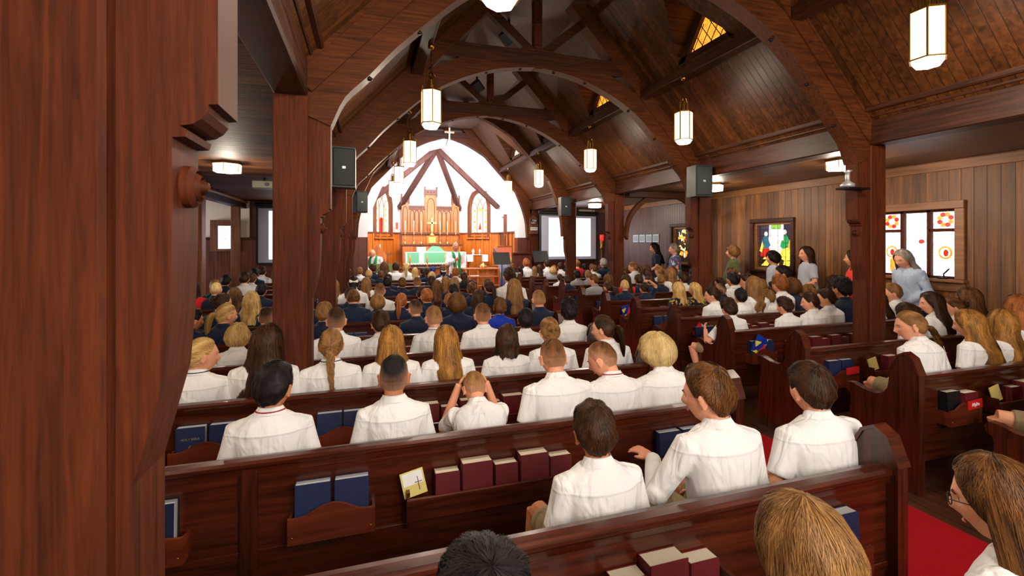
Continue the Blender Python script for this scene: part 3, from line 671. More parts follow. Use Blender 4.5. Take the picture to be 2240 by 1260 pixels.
for cx in (-.86,-.3,.3,.86): MB().lathe([(.05,CF),(.06,CF+.06),(.03,CF+.12),(.035,.95),(.055,1.0),(.05,1.33)],(RX(cx),15.36,0),12).build('column',M['oak'],e,smooth=True)
gs=plain('green frontal silk',srgb(104,186,140),.55); lace=plain('lace',srgb(238,236,222),.85,bump=.6,bscale=160)
e=empty('altar_cloth',(XC,15.6,1.38),label='white altar cloth with green silk frontal and fringe on the communion table',cat='altar cloth')
MB().box(RX(-.99),RX(.99),15.32,15.86,1.382,1.394).build('top_linen',M['white'],e)
MB().box(RX(-.95),RX(.95),15.315,15.33,1.04,1.384,.003).build('green_front',gs,e)
MB().box(RX(-.57),RX(-.40),15.305,15.317,1.04,1.384,.003).build('cream_orphrey',lace,e); MB().box(RX(.42),RX(.6),15.305,15.317,1.04,1.384,.003).build('cream_orphrey',lace,e)
pf=[(RX(-.95),1.04)]
for j in range(38): x=-.95+1.9*j/38; pf+=[(RX(x),.985 if j%2 else .995),(RX(x+.03),.985),(RX(x+.035),1.04)]
MB().prism(pf+[(RX(.95),1.04)],'y',15.31,15.322).build('fringe',lace,e)
for s_ in (-1,1): x=sorted((RX(s_*.95),RX(s_*1.0))); MB().box(x[0],x[1],15.30,15.87,.50,1.388,.004).build('side_drop',M['white'],e)
MB().prism([(RX(-.32),1.40),(RX(.32),1.40),(RX(.12),1.58),(RX(-.1),1.60)],'y',15.5,15.6).build('veil',gs,e)
MB().box(RX(-.6),RX(-.3),15.7,15.72,1.40,1.56,.004).build('altar_card',lace,e)
# cross and candles on the gradine
e=empty('altar_cross',(XC,16.42,1.95),label='polished gold standing cross in the middle of the high altar',cat='cross')
MB().lathe([(.10,0),(.09,.03),(.04,.09),(.02,.16)],(0,0,0),16).build('base',M['gold'],e,local=True,smooth=True)
c=MB(); c.box(-.03,.03,-.015,.015,.14,.62); c.box(-.16,.16,-.015,.015,.42,.48); c.build('cross',M['gold'],e,local=True)
for k,x in enumerate((-.92,-.62,-.36,.30,.56,.86)):
    e=empty('altar_candlestick',(XC+x,16.50,1.662),label='tall gold candlestick with white candle on the high altar, %s from the left'%['first','second','third','fourth','fifth','last'][k],cat='candlestick',group='six altar candlesticks')
    MB().lathe([(.055,0),(.05,.02),(.02,.06),(.014,.1),(.026,.16),(.014,.22),(.016,.33),(.032,.36),(.034,.38),(.014,.39)],(0,0,0),12).build('stick',M['gold'],e,local=True,smooth=True)
    MB().lathe([(.014,.38),(.014,.80),(.003,.82)],(0,0,0),10).build('candle',M['candle'],e,local=True,smooth=True)
# credence table with cloth
e=empty('credence_table',(3.62,15.6,CF),label='small wooden credence table on the right of the chancel',cat='table')
MB().box(3.30,3.94,15.45,15.8,1.24,1.28,.006).build('table_top',M['oak'],e)
for a in (3.36,3.88): MB().box(a-.025,a+.025,15.5,15.75,CF,1.24,.005).build('leg_panel',M['oak'],e)
cl=MB(); cl.box(3.26,3.98,15.42,15.82,1.282,1.29); cl.box(3.26,3.46,15.41,15.42,1.06,1.29); cl.box(3.78,3.98,15.41,15.42,1.06,1.29); cl.box(3.25,3.26,15.42,15.82,1.06,1.29); cl.box(3.98,3.99,15.42,15.82,1.06,1.29)
t=cl.build('table_cloth',M['white']); tag(t,'white linen cloth over the credence table','tablecloth')
for x,nm,l in ((3.5,'chalice','white veiled cruet'),(3.74,'flagon','silver flagon')):
    v=MB().lathe([(.045,1.29),(.05,1.30),(.02,1.34),(.045,1.38),(.05,1.42),(.02,1.47),(.005,1.49)],(x,15.6,0),12).build(nm,M['white'] if x<3.6 else plain('silver',srgb(210,210,205),.3,.8),smooth=True); tag(v,l+' standing on the white credence cloth','vessel')
# little wall table with ewer on left
e=empty('wall_shelf',(.45,16.05,CF),label='small dark bracket shelf left of the altar',cat='shelf')
MB().prism([(.15,1.36),(.85,1.36),(.62,1.22),(.38,1.22)],'y',15.95,16.2).build('top',M['oakd'],e)
MB().tube([(.5,16.08,1.25),(.5,16.08,CF)],[.05,.02],8).build('stem',M['oakd'],e)
v=MB().lathe([(.05,1.36),(.06,1.42),(.05,1.5),(.02,1.56),(.03,1.62),(.01,1.66)],(.42,16.05,0),12).build('ewer',plain('silver jug',srgb(235,230,220),.3,.4),smooth=True); tag(v,'tall silver ewer on the small shelf left of the altar','jug')
# wooden chair of the presider, low rail, benches at front
e=empty('presider_chair',(.30,13.9,CF),label='carved wooden chair behind the seated priest on the left',cat='chair')
MB().box(.02,.58,13.62,14.1,.78,.83,.01).build('seat',M['oak'],e); MB().prism([(.04,.83),(.56,.83),(.56,1.35),(.30,1.66),(.04,1.35)],'y',14.1,14.15).build('backrest',M['oak'],e)
for a in (.05,.55):
    for b in (13.66,14.08): MB().box(a-.02,a+.02,b-.02,b+.02,CF,.78).build('leg',M['oak'],e)
def rail(x0,x1,lab):
    e=empty('communion_rail',((x0+x1)/2,12.9,.17),label=lab,cat='rail')
    MB().box(x0,x1,12.82,12.98,.98,1.03,.01).build('top_rail',M['pew'],e)
    MB().box(x0,x1,12.87,12.93,.22,.30,.01).build('bottom_rail',M['oak'],e)
    n=int((x1-x0)/.28)
    for k in range(n+1):
        x=x0+.05+(x1-x0-.1)*k/n; MB().lathe([(.035,.30),(.025,.4),(.04,.6),(.025,.8),(.035,.98)],(x,12.9,0),10).build('baluster',M['oak'],e,smooth=True)
    MB().box(x0+.03,x1-.03,12.89,12.91,.3,.98).build('panel',M['oak'],e)
rail(.25,2.05,'wooden altar rail on the left side of the chancel step'); rail(3.0,3.85,'wooden altar rail on the right side of the chancel step')
# stepped font / desk in front right
e=empty('prayer_desk',(2.95,12.3,0),label='low polished wooden prayer desk with shelves before the altar rail',cat='desk')
MB().box(2.45,3.45,12.1,12.5,.98,1.02,.01).build('top',M['oak'],e)
for k,zz in enumerate((.78,.55)): MB().box(2.5,3.4,12.0-.05*k,12.5,zz,zz+.03,.006).build('shelf',M['oak'],e)
for a in (2.47,3.40): MB().box(a,a+.03,12.0,12.5,0,.98).build('side_panel',M['oak'],e)
e=empty('gold_dome',(3.05,12.3,1.02),label='small gold domed vessel standing on the prayer desk',cat='vessel')
MB().lathe([(.10,0),(.11,.03),(.09,.08),(.03,.12),(.012,.16),(.015,.2)],(0,0,0),16).build('dome',M['gold'],e,local=True,smooth=True)
for x,y,z,l in ((2.75,12.1,.81,'upper'),(3.1,12.05,.58,'lower')):
    v=MB().box(x-.12,x+.12,y-.05,y+.08,z,z+.025,.004).build('open_booklet',M['white']); tag(v,'white open booklet on the %s shelf of the prayer desk'%l,'booklet')
# lectern with lamp, pulpit, banner
e=empty('lectern',(4.15,14.3,CF),label='wooden lectern with a brass reading lamp on the right of the chancel',cat='lectern')
MB().box(3.98,4.32,14.15,14.45,CF,1.36,.01).build('body',M['oak'],e); MB().prism([(14.05,1.36),(14.5,1.36),(14.5,1.55),(14.05,1.40)],'x',3.92,4.38).build('book_top',M['oakd'],e)
MB().tube([(4.35,14.3,1.4),(4.35,14.3,1.9),(4.3,14.2,2.0),(4.2,14.15,1.94)],.01,8).build('lamp_arm',M['brass'],e,smooth=True)
e=empty('pulpit',(4.35,13.0,0),label='tall dark wooden pulpit with a pointed arch panel by the right arch post',cat='pulpit')
MB().box(3.95,4.62,12.75,13.15,.0,1.36,.012).build('body',M['wains'],e); MB().box(3.90,4.66,12.70,13.2,1.36,1.42,.01).build('ledge',M['pew'],e)
MB().prism([(4.08,.5),(4.48,.5),(4.48,1.0),(4.28,1.22),(4.08,1.0)],'y',12.735,12.75).build('arch_panel',M['rack'],e)
def bannermat():
    m,nt,b=newmat('banner print'); L=nt.links.new; g=N(nt,'ShaderNodeNewGeometry'); nz=N(nt,'ShaderNodeTexNoise'); nz.inputs['Scale'].default_value=7; L(g.outputs['Position'],nz.inputs[0])
    sx=N(nt,'ShaderNodeSeparateXYZ'); L(g.outputs['Position'],sx.inputs[0]); mr=N(nt,'ShaderNodeMapRange'); mr.inputs[1].default_value=.6; mr.inputs[2].default_value=1.6; L(sx.outputs[2],mr.inputs[0])
    ad=N(nt,'ShaderNodeMath',operation='MULTIPLY_ADD'); L(nz.outputs['Fac'],ad.inputs[0]); ad.inputs[1].default_value=.5; L(mr.outputs[0],ad.inputs[2])
    cr=N(nt,'ShaderNodeValToRGB'); el=cr.color_ramp.elements; el[0].position=.25; el[0].color=srgb(96,110,190); el[1].position=1.2 if 0 else 1.0; el[1].color=srgb(236,120,90)
    for p,c in ((.42,(120,150,110)),(.55,(90,110,180)),(.68,(180,190,215)),(.8,(120,60,60)),(.9,(240,190,120))): x=el.new(p); x.color=srgb(*c)
    L(ad.outputs[0],cr.inputs[0]); L(cr.outputs[0],b.inputs['Base Color']); return m
e=empty('banner_stand',(3.72,12.55,0),label='colourful printed banner on a slim pole stand by the music stand',cat='banner')
MB().box(3.52,3.92,12.50,12.51,.25,1.60).build('print',bannermat(),e); MB().box(3.49,3.95,12.49,12.52,1.59,1.62,.004).build('top_bar',M['brass'],e)
MB().tube([(3.95,12.5,0),(3.95,12.5,1.62)],.009,8).build('pole',M['brass'],e); MB().box(3.5,3.95,12.4,12.6,0,.02).build('foot',M['black'],e)
def mstand(x,y,z,w_,l):
    e=empty('music_stand',(x,y,0),label=l,cat='music stand')
    MB().add([(x-w_,y-.02,z),(x+w_,y-.02,z),(x+w_,y+.14,z+.30),(x-w_,y+.14,z+.30),(x-w_,y,z-.01),(x+w_,y,z-.01),(x+w_,y+.16,z+.29),(x-w_,y+.16,z+.29)],[(0,1,2,3),(7,6,5,4),(0,4,5,1),(1,5,6,2),(2,6,7,3),(3,7,4,0)]).build('desk',M['black'],e)
    MB().tube([(x,y+.06,.02),(x,y+.06,z+.1)],.012,8).build('pole',M['black'],e)
    for a in range(3): MB().tube([(x,y+.06,.18),(x+.22*math.cos(a*2.1+.5),y+.06+.22*math.sin(a*2.1+.5),.01)],.009,6).build('leg',M['black'],e)
mstand(3.33,11.4,1.16,.22,'black music stand beside the printed banner'); mstand(4.62,11.95,1.18,.22,'black music stand in front of the right screen')
# green cloth music desk at left
e=empty('draped_stand',(.35,11.9,0),label='low stand draped in olive green cloth in front of the seated priest',cat='stand')
MB().add([(.15,11.9,.9),(.62,11.9,.9),(.62,12.0,1.18),(.15,12.0,1.18),(.15,12.02,.9),(.62,12.02,.9),(.62,12.12,1.16),(.15,12.12,1.16)],[(0,1,2,3),(7,6,5,4),(0,4,5,1),(1,5,6,2),(2,6,7,3),(3,7,4,0)]).build('cloth',plain('olive cloth',srgb(112,128,72),.9),e)
MB().tube([(.4,12.05,0),(.4,12.05,.95)],.02,8).build('pole',M['iron'],e)
mc=MB().tube([(.12,11.7,.9),(.3,11.8,1.1),(.42,11.85,1.3)],.007,6).build('microphone',M['black']); tag(mc,'thin black microphone on a gooseneck in front of the seated priest','microphone')
# hymn board
e=empty('hymn_board',(4.72,13.1,1.9),label='small gabled wooden hymn number board on the post right of the chancel arch',cat='board')
x0=4.60; x1=4.86; 
bb=px(1168,490,Y=13.1); x0=bb.x-.13; x1=bb.x+.13; zc=bb.z
e.location=(bb.x,12.98,zc-.3)
MB().prism([(x0,zc-.30),(x1,zc-.30),(x1,zc+.16),(bb.x,zc+.26),(x0,zc+.16)],'y',13.09,13.15).build('board',M['oakd'],e)
MB().box(x0+.02,x1-.02,13.075,13.09,zc-.0,zc+.14).build('number_row',M['black'],e)
MB().box(x0+.02,x1-.02,13.075,13.09,zc-.19,zc-.10).build('season_strip',M['white'],e)
def text(body,loc,size,mat,parent,name,rot=(PI/2,0,0),ext=.0015,align='CENTER',sx=1):
    cu=bpy.data.curves.new(name,'FONT'); cu.body=body; cu.size=size; cu.extrude=ext; cu.align_x=align; cu.align_y='CENTER'
    o=bpy.data.objects.new(name,cu); C.objects.link(o)
    bpy.context.view_layer.update(); dg=bpy.context.evaluated_depsgraph_get(); me=bpy.data.meshes.new_from_object(o.evaluated_get(dg)); bpy.data.objects.remove(o)
    o=bpy.data.objects.new(name,me); C.objects.link(o); me.materials.clear(); me.materials.append(mat)
    o.rotation_euler=rot; o.scale=(sx,1,1)
    if parent: o.parent=parent; o.location=Vector(loc)-WL(parent)
    else: o.location=loc
    return o
text('13th',(bb.x,13.073,zc+.10),.085,M['white'],e,'numerals'); text('SUN—',(bb.x,13.073,zc+.03),.07,M['white'],e,'numerals')
text('PENTECOST',(bb.x,13.073,zc-.145),.05,M['black'],e,'season_lettering',sx=.8)
# cross on arch apex
q=px(983,293,Y=13.05)
e=empty('apex_cross',(q.x,13.05,q.z),label='small pale wooden cross at the top of the chancel arch',cat='cross')
MB().box(-.022,.022,-.02,.02,-.42,.22,.004).build('upright',M['candle'],e,local=True); MB().box(-.14,.14,-.018,.018,.02,.075,.004).build('crossbar',plain('pale wood',srgb(214,180,150),.5),e,local=True)
# red wall box left of altar
q=px(868,493,Y=16.6); v=MB().box(q.x-.04,q.x+.04,16.55,16.62,q.z-.13,q.z+.1,.006).build('sanctuary_light',G['red']); tag(v,'small red sanctuary light on the white wall left of the altar','lamp')
# ================================================================ lamps
def point(loc,p,col=(1,.86,.66),r=.05,parent=None):
    l=bpy.data.lights.new('lamp_bulb','POINT'); l.energy=p; l.color=col; l.shadow_soft_size=r
    o=bpy.data.objects.new('lamp_bulb',l); C.objects.link(o); o.location=loc
    if parent: o.parent=parent
    return o
def pendant():
    e=empty('hanging_lantern',(0,0,0))
    a0=PI/6; hx=lambda r_,z: [(r_*math.cos(a0+k*PI/3),r_*math.sin(a0+k*PI/3),z) for k in range(6)]
    b=.0; r1=.107; h=.34
    g=MB(); g.add(hx(r1,b)+hx(r1*1.0,h),[(k,(k+1)%6,6+(k+1)%6,6+k) for k in range(6)]); g.build('glass_panels',M['lampglass'],e,local=True)
    g=MB(); g.add(hx(r1*.98,b)+hx(r1*.68,b-.045),[(k,(k+1)%6,6+(k+1)%6,6+k) for k in range(6)]+[(11,10,9,8,7,6)]); g.build('bottom_glass',M['lampbase'],e,local=True)
    f=MB()
    for k in range(6):
        x,y,_=hx(r1*1.01,0)[k]; f.bar((x,y,b-.005),(x,y,h+.035),.010,.010)
        x2,y2,_=hx(r1*1.01,0)[(k+1)%6]; f.bar((x,y,b),(x2,y2,b),.011,.011); f.bar((x,y,h),(x2,y2,h),.013,.014)
    f.add(hx(r1*1.03,h)+hx(r1*.62,h+.02),[(k,(k+1)%6,6+(k+1)%6,6+k) for k in range(6)]+[(6,7,8,9,10,11)])
    f.build('frame',M['brass'],e,local=True)
    cg=MB()
    for k in range(6):
        a=k*PI/3; x,y=.05*math.cos(a),.05*math.sin(a); cg.tube([(x,y,h+.01),(x,y,h+.13),(x*.8,y*.8,h+.165),(x*.3,y*.3,h+.19),(0,0,h+.19)],.006,5)
    cg.lathe([(.022,h+.02),(.022,h+.12),(.012,h+.15)],(0,0,0),10); cg.build('cage',M['brass'],e,local=True)
    ch=MB().tube([(0,0,h+.18),(0,0,1.0)],.004,5).build('chain',M['iron'],e,local=True)
    bl=MB().ball((0,0,.985),.035,12,8).build('ceiling_ball',M['brass'],e,local=True,smooth=True)
    return e,ch,bl
def copytree(o,parent=None):
    c=o.copy(); C.objects.link(c)
    if parent is not None: c.parent=parent
    for ch in list(o.children): copytree(ch,c)
    return c
PR,_,_=pendant(); first=True
pos=[]
for s_,nm in ((1,'right'),(-1,'left')):
    for k,y in enumerate((-.4,2.22,4.84,7.35,9.9,12.3)):
        pos.append((s_,nm,k,y))
for s_,nm,k,y in pos:
    e=PR if first else copytree(PR); first=False
    zb_=H+(1.23 if s_<0 or k>0 else 1.23)
    if s_>0: zb_=H+[1.23,1.28,1.27,1.29,1.31,1.36][k]
    e.location=(XC+s_*1.56,y,zb_)
    # the chain must reach the purlin: scale only the chain
    ztop=roofz(OD)-.20
    for ch in e.children:
        if ch.name.startswith('chain'): L_=ztop-zb_-.52; ch.scale=(1,1,L_/(1.0-.52)); ch.location=(0,0,.52*(1-L_/(1.0-.52)))
        if ch.name.startswith('ceiling_ball'): ch.location=(0,0,ztop-zb_-.985-.02)
    tag(e,'glowing hexagonal brass lantern hanging from the %s roof slope, %s from the near end'%(nm,['first','second','third','fourth','fifth','farthest'][k]),'lantern',None)
    point((e.location.x,y,zb_-.09),30 if k<2 else 24,(1,.86,.68),.06)
    l=point((e.location.x,y,zb_+.17),3,(1,.72,.4),.05)
def flush(x,y,l):
    e=empty('ceiling_light',(x,y,WZ-.13),label=l,cat='ceiling light')
    a0=PI/6
    hx=lambda r_,z: [(r_*math.cos(a0+k*PI/3),r_*math.sin(a0+k*PI/3),z) for k in range(6)]
    MB().add(hx(.16,.0)+hx(.17,.10),[(k,(k+1)%6,6+(k+1)%6,6+k) for k in range(6)]+[(5,4,3,2,1,0)]).build('glass',M['flush'],e,local=True)
    MB().add(hx(.18,.10)+hx(.18,.13),[(k,(k+1)%6,6+(k+1)%6,6+k) for k in range(6)]+[(0,1,2,3,4,5),(11,10,9,8,7,6)]).build('rim',M['brass'],e,local=True)
    f=MB()
    for k in range(6): a=hx(.165,0)[k]; f.bar((a[0],a[1],0),(a[0]*1.03,a[1]*1.03,.1),.008,.008)
    f.build('ribs',M['brass'],e,local=True)
    point((x,y,WZ-.24),20,(1,.88,.7),.06)
flush(-1.71,6.77,'hexagonal flush ceiling light on the left aisle ceiling')
flush(5.62,4.25,'flush ceiling light on the right aisle ceiling, nearest'); flush(5.82,6.7,'flush ceiling light on the right aisle ceiling, middle'); flush(5.65,10.8,'flush ceiling light on the right aisle ceiling, farthest')
flush(-1.71,2.2,'hexagonal flush ceiling light over the near left aisle')
# ================================================================ speakers, projector, camera
def speaker(x,y,z,sx,l,rz=0):
    e=empty('wall_speaker',(x,y,z),rz,l,'speaker')
    MB().prism([(-.12,-.10),(.12,-.10),(.155,.12),(-.155,.12)],'z',-.22,.22).build('cabinet',M['black'],e,local=True)
    MB().box(-.112,.112,-.112,-.101,-.205,.205,.01).build('grille',plain('speaker grille',srgb(26,30,32),.55,bump=.8,bscale=500),e,local=True)
    MB().box(-.018,.018,-.116,-.112,-.02,.008).build('badge',plain('badge silver',srgb(170,170,170),.4,.5),e,local=True)
    MB().bar((0,.1,0),(.0,.22,0),.05,.05).build('bracket',M['iron'],e,local=True)
    return e
q=px(750,368,Y=5.45); speaker(q.x,5.45,q.z,0,'black loudspeaker on the left post behind the nearest lantern',R(8))
q=px(788,442,Y=10.1); speaker(q.x,10.1,q.z,0,'small black loudspeaker on the far left post',R(20))
q=px(1533,397,Y=5.5); speaker(q.x,5.5,q.z,0,'black loudspeaker on the middle right post above the congregation',R(-14))
q=px(1237,452,Y=10.15); speaker(q.x,10.15,q.z,0,'small black loudspeaker on the far right post by the screen',R(-14))
for x,y,z,l in ((1.98,6.45,H+3.0,'nearer'),(2.0,8.58,H+2.95,'farther')):
    e=empty('hanging_spotlight',(x,y,z),R(20),'black square stage spotlight hanging from the ridge, %s one'%l,'spotlight')
    o=MB().box(-.11,.11,-.11,.11,-.11,.11,.02).build('housing',M['black'],e,local=True); o.rotation_euler=(R(35),R(45),0)
    MB().bar((0,0,.1),(0,0,.30),.03,.03,(1,0,0)).build('hanger',M['iron'],e,local=True)
q=px(578,405,Y=8.2); e=empty('ceiling_projector',(q.x,8.2,q.z),0,'small projector hanging from the left aisle ceiling','projector')
MB().box(-.15,.15,-.12,.12,-.06,.06,.012).build('housing',plain('projector grey',srgb(120,118,96),.5),e,local=True)
MB().tube([(0,0,.06),(0,0,WZ-q.z)],.02,8).build('mount',M['iron'],e,local=True); MB().lathe([(.03,0),(.03,.02)],(.06,-.14,0),12,'y').build('lens',M['black'],e,local=True)
q=px(1854,396,Y=3.28); e=empty('dome_camera',(q.x,3.28,q.z-.06),0,'silver dome camera on a bracket at the near right post','camera')
MB().lathe([(.06,0),(.06,.03),(.02,.06),(.02,.14),(.04,.16)],(0,0,0),14).build('body',plain('camera silver',srgb(200,200,200),.3,.6),e,local=True,smooth=True)
MB().box(-.05,.24,-.05,.085,-.02,0,.004).build('shelf',M['iron'],e,local=True)
# outdoors light shield: outer roof skin
# ================================================================ pews
Y0=1.345; SP=.85; ZR=H-.917; ZE=H-.77
ordp=['nearest','second','third','fourth','fifth','sixth','seventh','eighth','ninth','tenth','eleventh','twelfth','thirteenth','fourteenth']
def end_profile():
    pts=[(-.045,0),(-.045,ZE-.13),(-.005,ZE-.03),(.045,ZE),(.095,ZE-.03),(.145,ZE-.13)]
    arc=[(.145,.74),(.155,.68),(.18,.64),(.23,.615),(.32,.62),(.40,.645),(.44,.645),(.46,.62),(.455,.585),(.42,.56),(.415,.5),(.43,.40),(.45,.2),(.47,.06),(.47,0)]
    return pts+arc
def pew(parent,x0,x1,ends,cut=None,div=None):
    mb=MB(); mb.box(x0,x1,0,.028,.20,ZR-.028,.003); mb.build('backrest',M['pew'],parent,local=True)
    cp=MB().prism([(-.018,ZR-.034),(-.026,ZR-.024),(-.026,ZR-.012),(-.014,ZR-.002),(.02,ZR),(.048,ZR-.006),(.052,ZR-.022),(.04,ZR-.034)],'x',x0,x1).build('cap_rail',M['pew'],parent,local=True)
    MB().prism([(-.012,ZR-.06),(-.02,ZR-.034),(0,ZR-.034),(0,ZR-.06)],'x',x0,x1).build('cove_moulding',M['pew'],parent,local=True)
    MB().box(x0,x1,-.008,0,.385,.42,.003).build('lower_rail',M['pew'],parent,local=True)
    segs=[(x0,x1)] if not cut else [(x0,cut[0]),(cut[1],x1)]
    for a,b in segs: MB().box(a,b,.03,.40,.405,.43,.008).build('seat',M['pew'],parent,local=True)
    for x in ends: MB().prism(end_profile(),'x',x-.029,x+.029).build('end_panel',M['pewz'],parent,local=True)
    for x in ends: MB().prism([(-.052,ZE-.135),(-.009,ZE-.024),(.045,ZE+.009),(.099,ZE-.024),(.152,ZE-.13),(.138,ZE-.13),(.09,ZE-.035),(.045,ZE-.006),(.0,ZE-.035),(-.038,ZE-.135)],'x',x-.036,x+.036).build('end_cap',M['pew'],parent,local=True)
    if div is not None: MB().box(div-.035,div+.035,-.02,0,.05,ZR-.034,.005).build('divider_post',M['pewz'],parent,local=True)
def rack(parent,x,w_=.35):
    pf=[(x-w_/2,.455),(x+w_/2,.455),(x+w_/2,.565)]
    for k in range(13):
        u=1-k/12*2; pf.append((x+u*w_/2*.93,.562+.045*max(0,math.cos(u*PI/1.5))**1.3*(1 if abs(u)<.75 else 0)))
    pf.append((x-w_/2,.565))
    r_=MB().prism(pf,'y',-.085,-.07).build('book_rack',M['rack'],parent,local=True)
    MB().box(x-w_/2,x+w_/2,-.07,0,.455,.468).box(x-w_/2,x-w_/2+.012,-.07,0,.468,.55).box(x+w_/2-.012,x+w_/2,-.07,0,.468,.55).build('rack_shelf',M['rack'],r_,local=True)
    for s_ in (-1,1): MB().ball((x+s_*(w_/2-.018),-.086,.485),(.005,.003,.005),8,5).build('screw_head',M['brass'],r_,local=True,smooth=True)
def tray(parent,x0,x1):
    t=MB().box(x0,x1,-.105,-.090,.475,.575,.004).build('hymnal_tray',M['pew'],parent,local=True)
    MB().box(x0,x1,-.09,0,.475,.487).build('tray_shelf',M['pew'],t,local=True)
    for x in (x0,x1-.015): MB().prism([(-.09,.60),(0,.60),(0,.40),(-.02,.40),(-.05,.43),(-.07,.47),(-.09,.475)],'x',x,x+.015).build('tray_bracket',M['pew'],t,local=True)
bl=plain('navy book cloth',srgb(20,34,74),.5,bump=.3,bscale=600); rd=plain('maroon book cloth',srgb(96,16,24),.5,bump=.3,bscale=600); bk=plain('black book cloth',srgb(16,16,22),.45)
pg=plain('book page edges',srgb(232,218,190),.8,bump=.5,bscale=900); pgw=plain('grey page edges',srgb(200,200,200),.8,bump=.5,bscale=900)
redc=plain('red card',srgb(206,24,34),.5)
def book_proto(w_,t,h,mat,pm,name):
    e=empty(name); e['proto']=1
    c=MB(); b=.0025
    c.box(-w_/2,w_/2,-t,-t+b,0,h); c.box(-w_/2,w_/2,-b,0,0,h); c.box(-w_/2,-w_/2+b,-t,0,0,h)
    c.build('cover',mat,e,local=True)
    MB().box(-w_/2+b,w_/2-.003,-t+b,-b,.003,h-.003).build('page_block',pm,e,local=True)
    return e
protos={}
def book(kind,X,Yb,z,label,group,tilt=0,dy=0):
    spec={'bible':(.142,.048,.215,bl,pgw,'bible'),'bible_black':(.14,.05,.21,bk,pg,'bible'),'hymnal':(.145,.072,.195,rd,pg,'hymnal'),'prayer':(.115,.062,.165,rd,pg,'prayer_book')}[kind]
    if kind not in protos: e=protos[kind]=book_proto(*spec); del e['proto']
    else: e=copytree(protos[kind])
    e.location=(X,Yb-.006+dy,z); e.rotation_euler=(R(-2),R(tilt),0)
    tag(e,label,{'bible':'Bible','bible_black':'Bible','hymnal':'book','prayer':'book'}[kind],group); return e
rndb=random.Random(11)
def load_rack(blk,i,x,which,kinds=('bible','bible')):
    n=len(kinds)
    for k,kd in enumerate(kinds):
        col={'bible':'navy blue','bible_black':'black','hymnal':'dark red','prayer':'dark red'}[kd]
        book(kd,x+(k-(n-1)/2)*.155+rndb.uniform(-.005,.005),Y0+SP*i,.47,'%s book %s in the %s rack on the %s %s-block pew'%(col,('alone','at left','at right')[0 if n==1 else k+1],which,ordp[i-(blk=='right')],blk),'books in the pew racks',dy=rndb.uniform(-.006,-.001))
def load_tray(blk,i,x0,x1,cnt=6,skip=()):
    xs=x0+.09; wds=[]
    k=0; nm=['first','second','third','fourth','fifth','sixth','seventh']
    while k<cnt and xs<x1-.07:
        kd='hymnal' if (k+i)%2==0 else 'prayer'; w_=.145 if kd=='hymnal' else .115
        xs+=w_/2
        if k not in skip: book(kd,xs,Y0+SP*i,.489,'%s dark red book, %s in the long tray on the %s %s-block pew'%('tall' if kd=='hymnal' else 'short',nm[k],ordp[i-(blk=='right')],blk),'red books in the pew trays',dy=-.004)
        xs+=w_/2+.006+rndb.uniform(0,.01); k+=1
NL=13
for i in range(-1,NL):
    nm='%s pew of the left block, counted from the near end'%(ordp[i] if i>=0 else 'half-hidden bottommost')
    e=empty('pew',(0,Y0+SP*i,0),label='long dark mahogany pew, '+nm,cat='pew',group='pews')
    cut=(-.60,-.33) if i in (2,5,8,11) else None
    if i==-1: pew(e,-.2,2.04,[2.03])
    else: pew(e,-2.3,2.05,[2.057],cut,-.474)
    if 0<=i<=8:
        for x,wn_ in ((-.86,'far left'),(-.14,'left'),(1.66,'aisle-side')):
            rack(e,x)
            if wn_=='far left' and i==1: load_rack('left',i,x+.06,wn_,('bible',)); continue
            load_rack('left',i,x,wn_)
        tray(e,.17,1.18); load_tray('left',i,.21,1.16,6,(5,) if i==1 else ((0,2) if i==0 else ()))
for i in range(0,NL):
    e=empty('pew',(0,Y0+SP*i,0),label='long dark mahogany pew, %s pew of the right block, counted from the near end'%(ordp[i-1] if i else 'half-hidden cut-off'),cat='pew',group='pews')
    cut=(4.74,5.01) if i in (2,5,8,11) else None
    pew(e,3.60,6.3,[3.585,6.3],cut)
    if 1<=i<=8:
        rack(e,3.97,.33); tray(e,4.30,5.35)
        load_rack('right',i,3.97,'aisle-side',('bible_black','hymnal') if i==1 else ('bible','bible'))
        load_tray('right',i,4.42,5.33,6)
# leaflets and magazines
def card(X,Y,z,w_,h,mat,label,cat='leaflet',ry=0,rx=0,name='leaflet'):
    e=MB().box(-w_/2,w_/2,-.003,.003,0,h).build(name,mat,local=True); e.location=(X,Y,z); e.rotation_euler=(rx,ry,0); tag(e,label,cat); return e
c=card(4.05,Y0+SP-.090,.56,.15,.06,redc,'red leaflet with white lettering tucked before the books, second right-side rack',ry=R(-4)); c['label']='red leaflet with white lettering in the rack of the nearest right-block pew'
text('Alpha',(0,-.0045,.03),.035,M['white'],None,'lettering'); t=bpy.data.objects['lettering'] if 'lettering' in bpy.data.objects else None
for o in list(bpy.data.objects):
    if o.name.startswith('lettering') and o.parent is None: o.parent=c
c=card(4.05,Y0+SP*2-.090,.57,.15,.06,redc,'plain red leaflet in the aisle-side rack of the second right-block pew',ry=R(-3))
c=card(1.72,Y0+SP*1-.090,.58,.15,.055,redc,'red leaflet tucked in the aisle-side rack of the second left-block pew',ry=R(-5))
t=text('Al',(-.03,-.0045,.03),.035,M['white'],None,'lettering'); t.parent=c
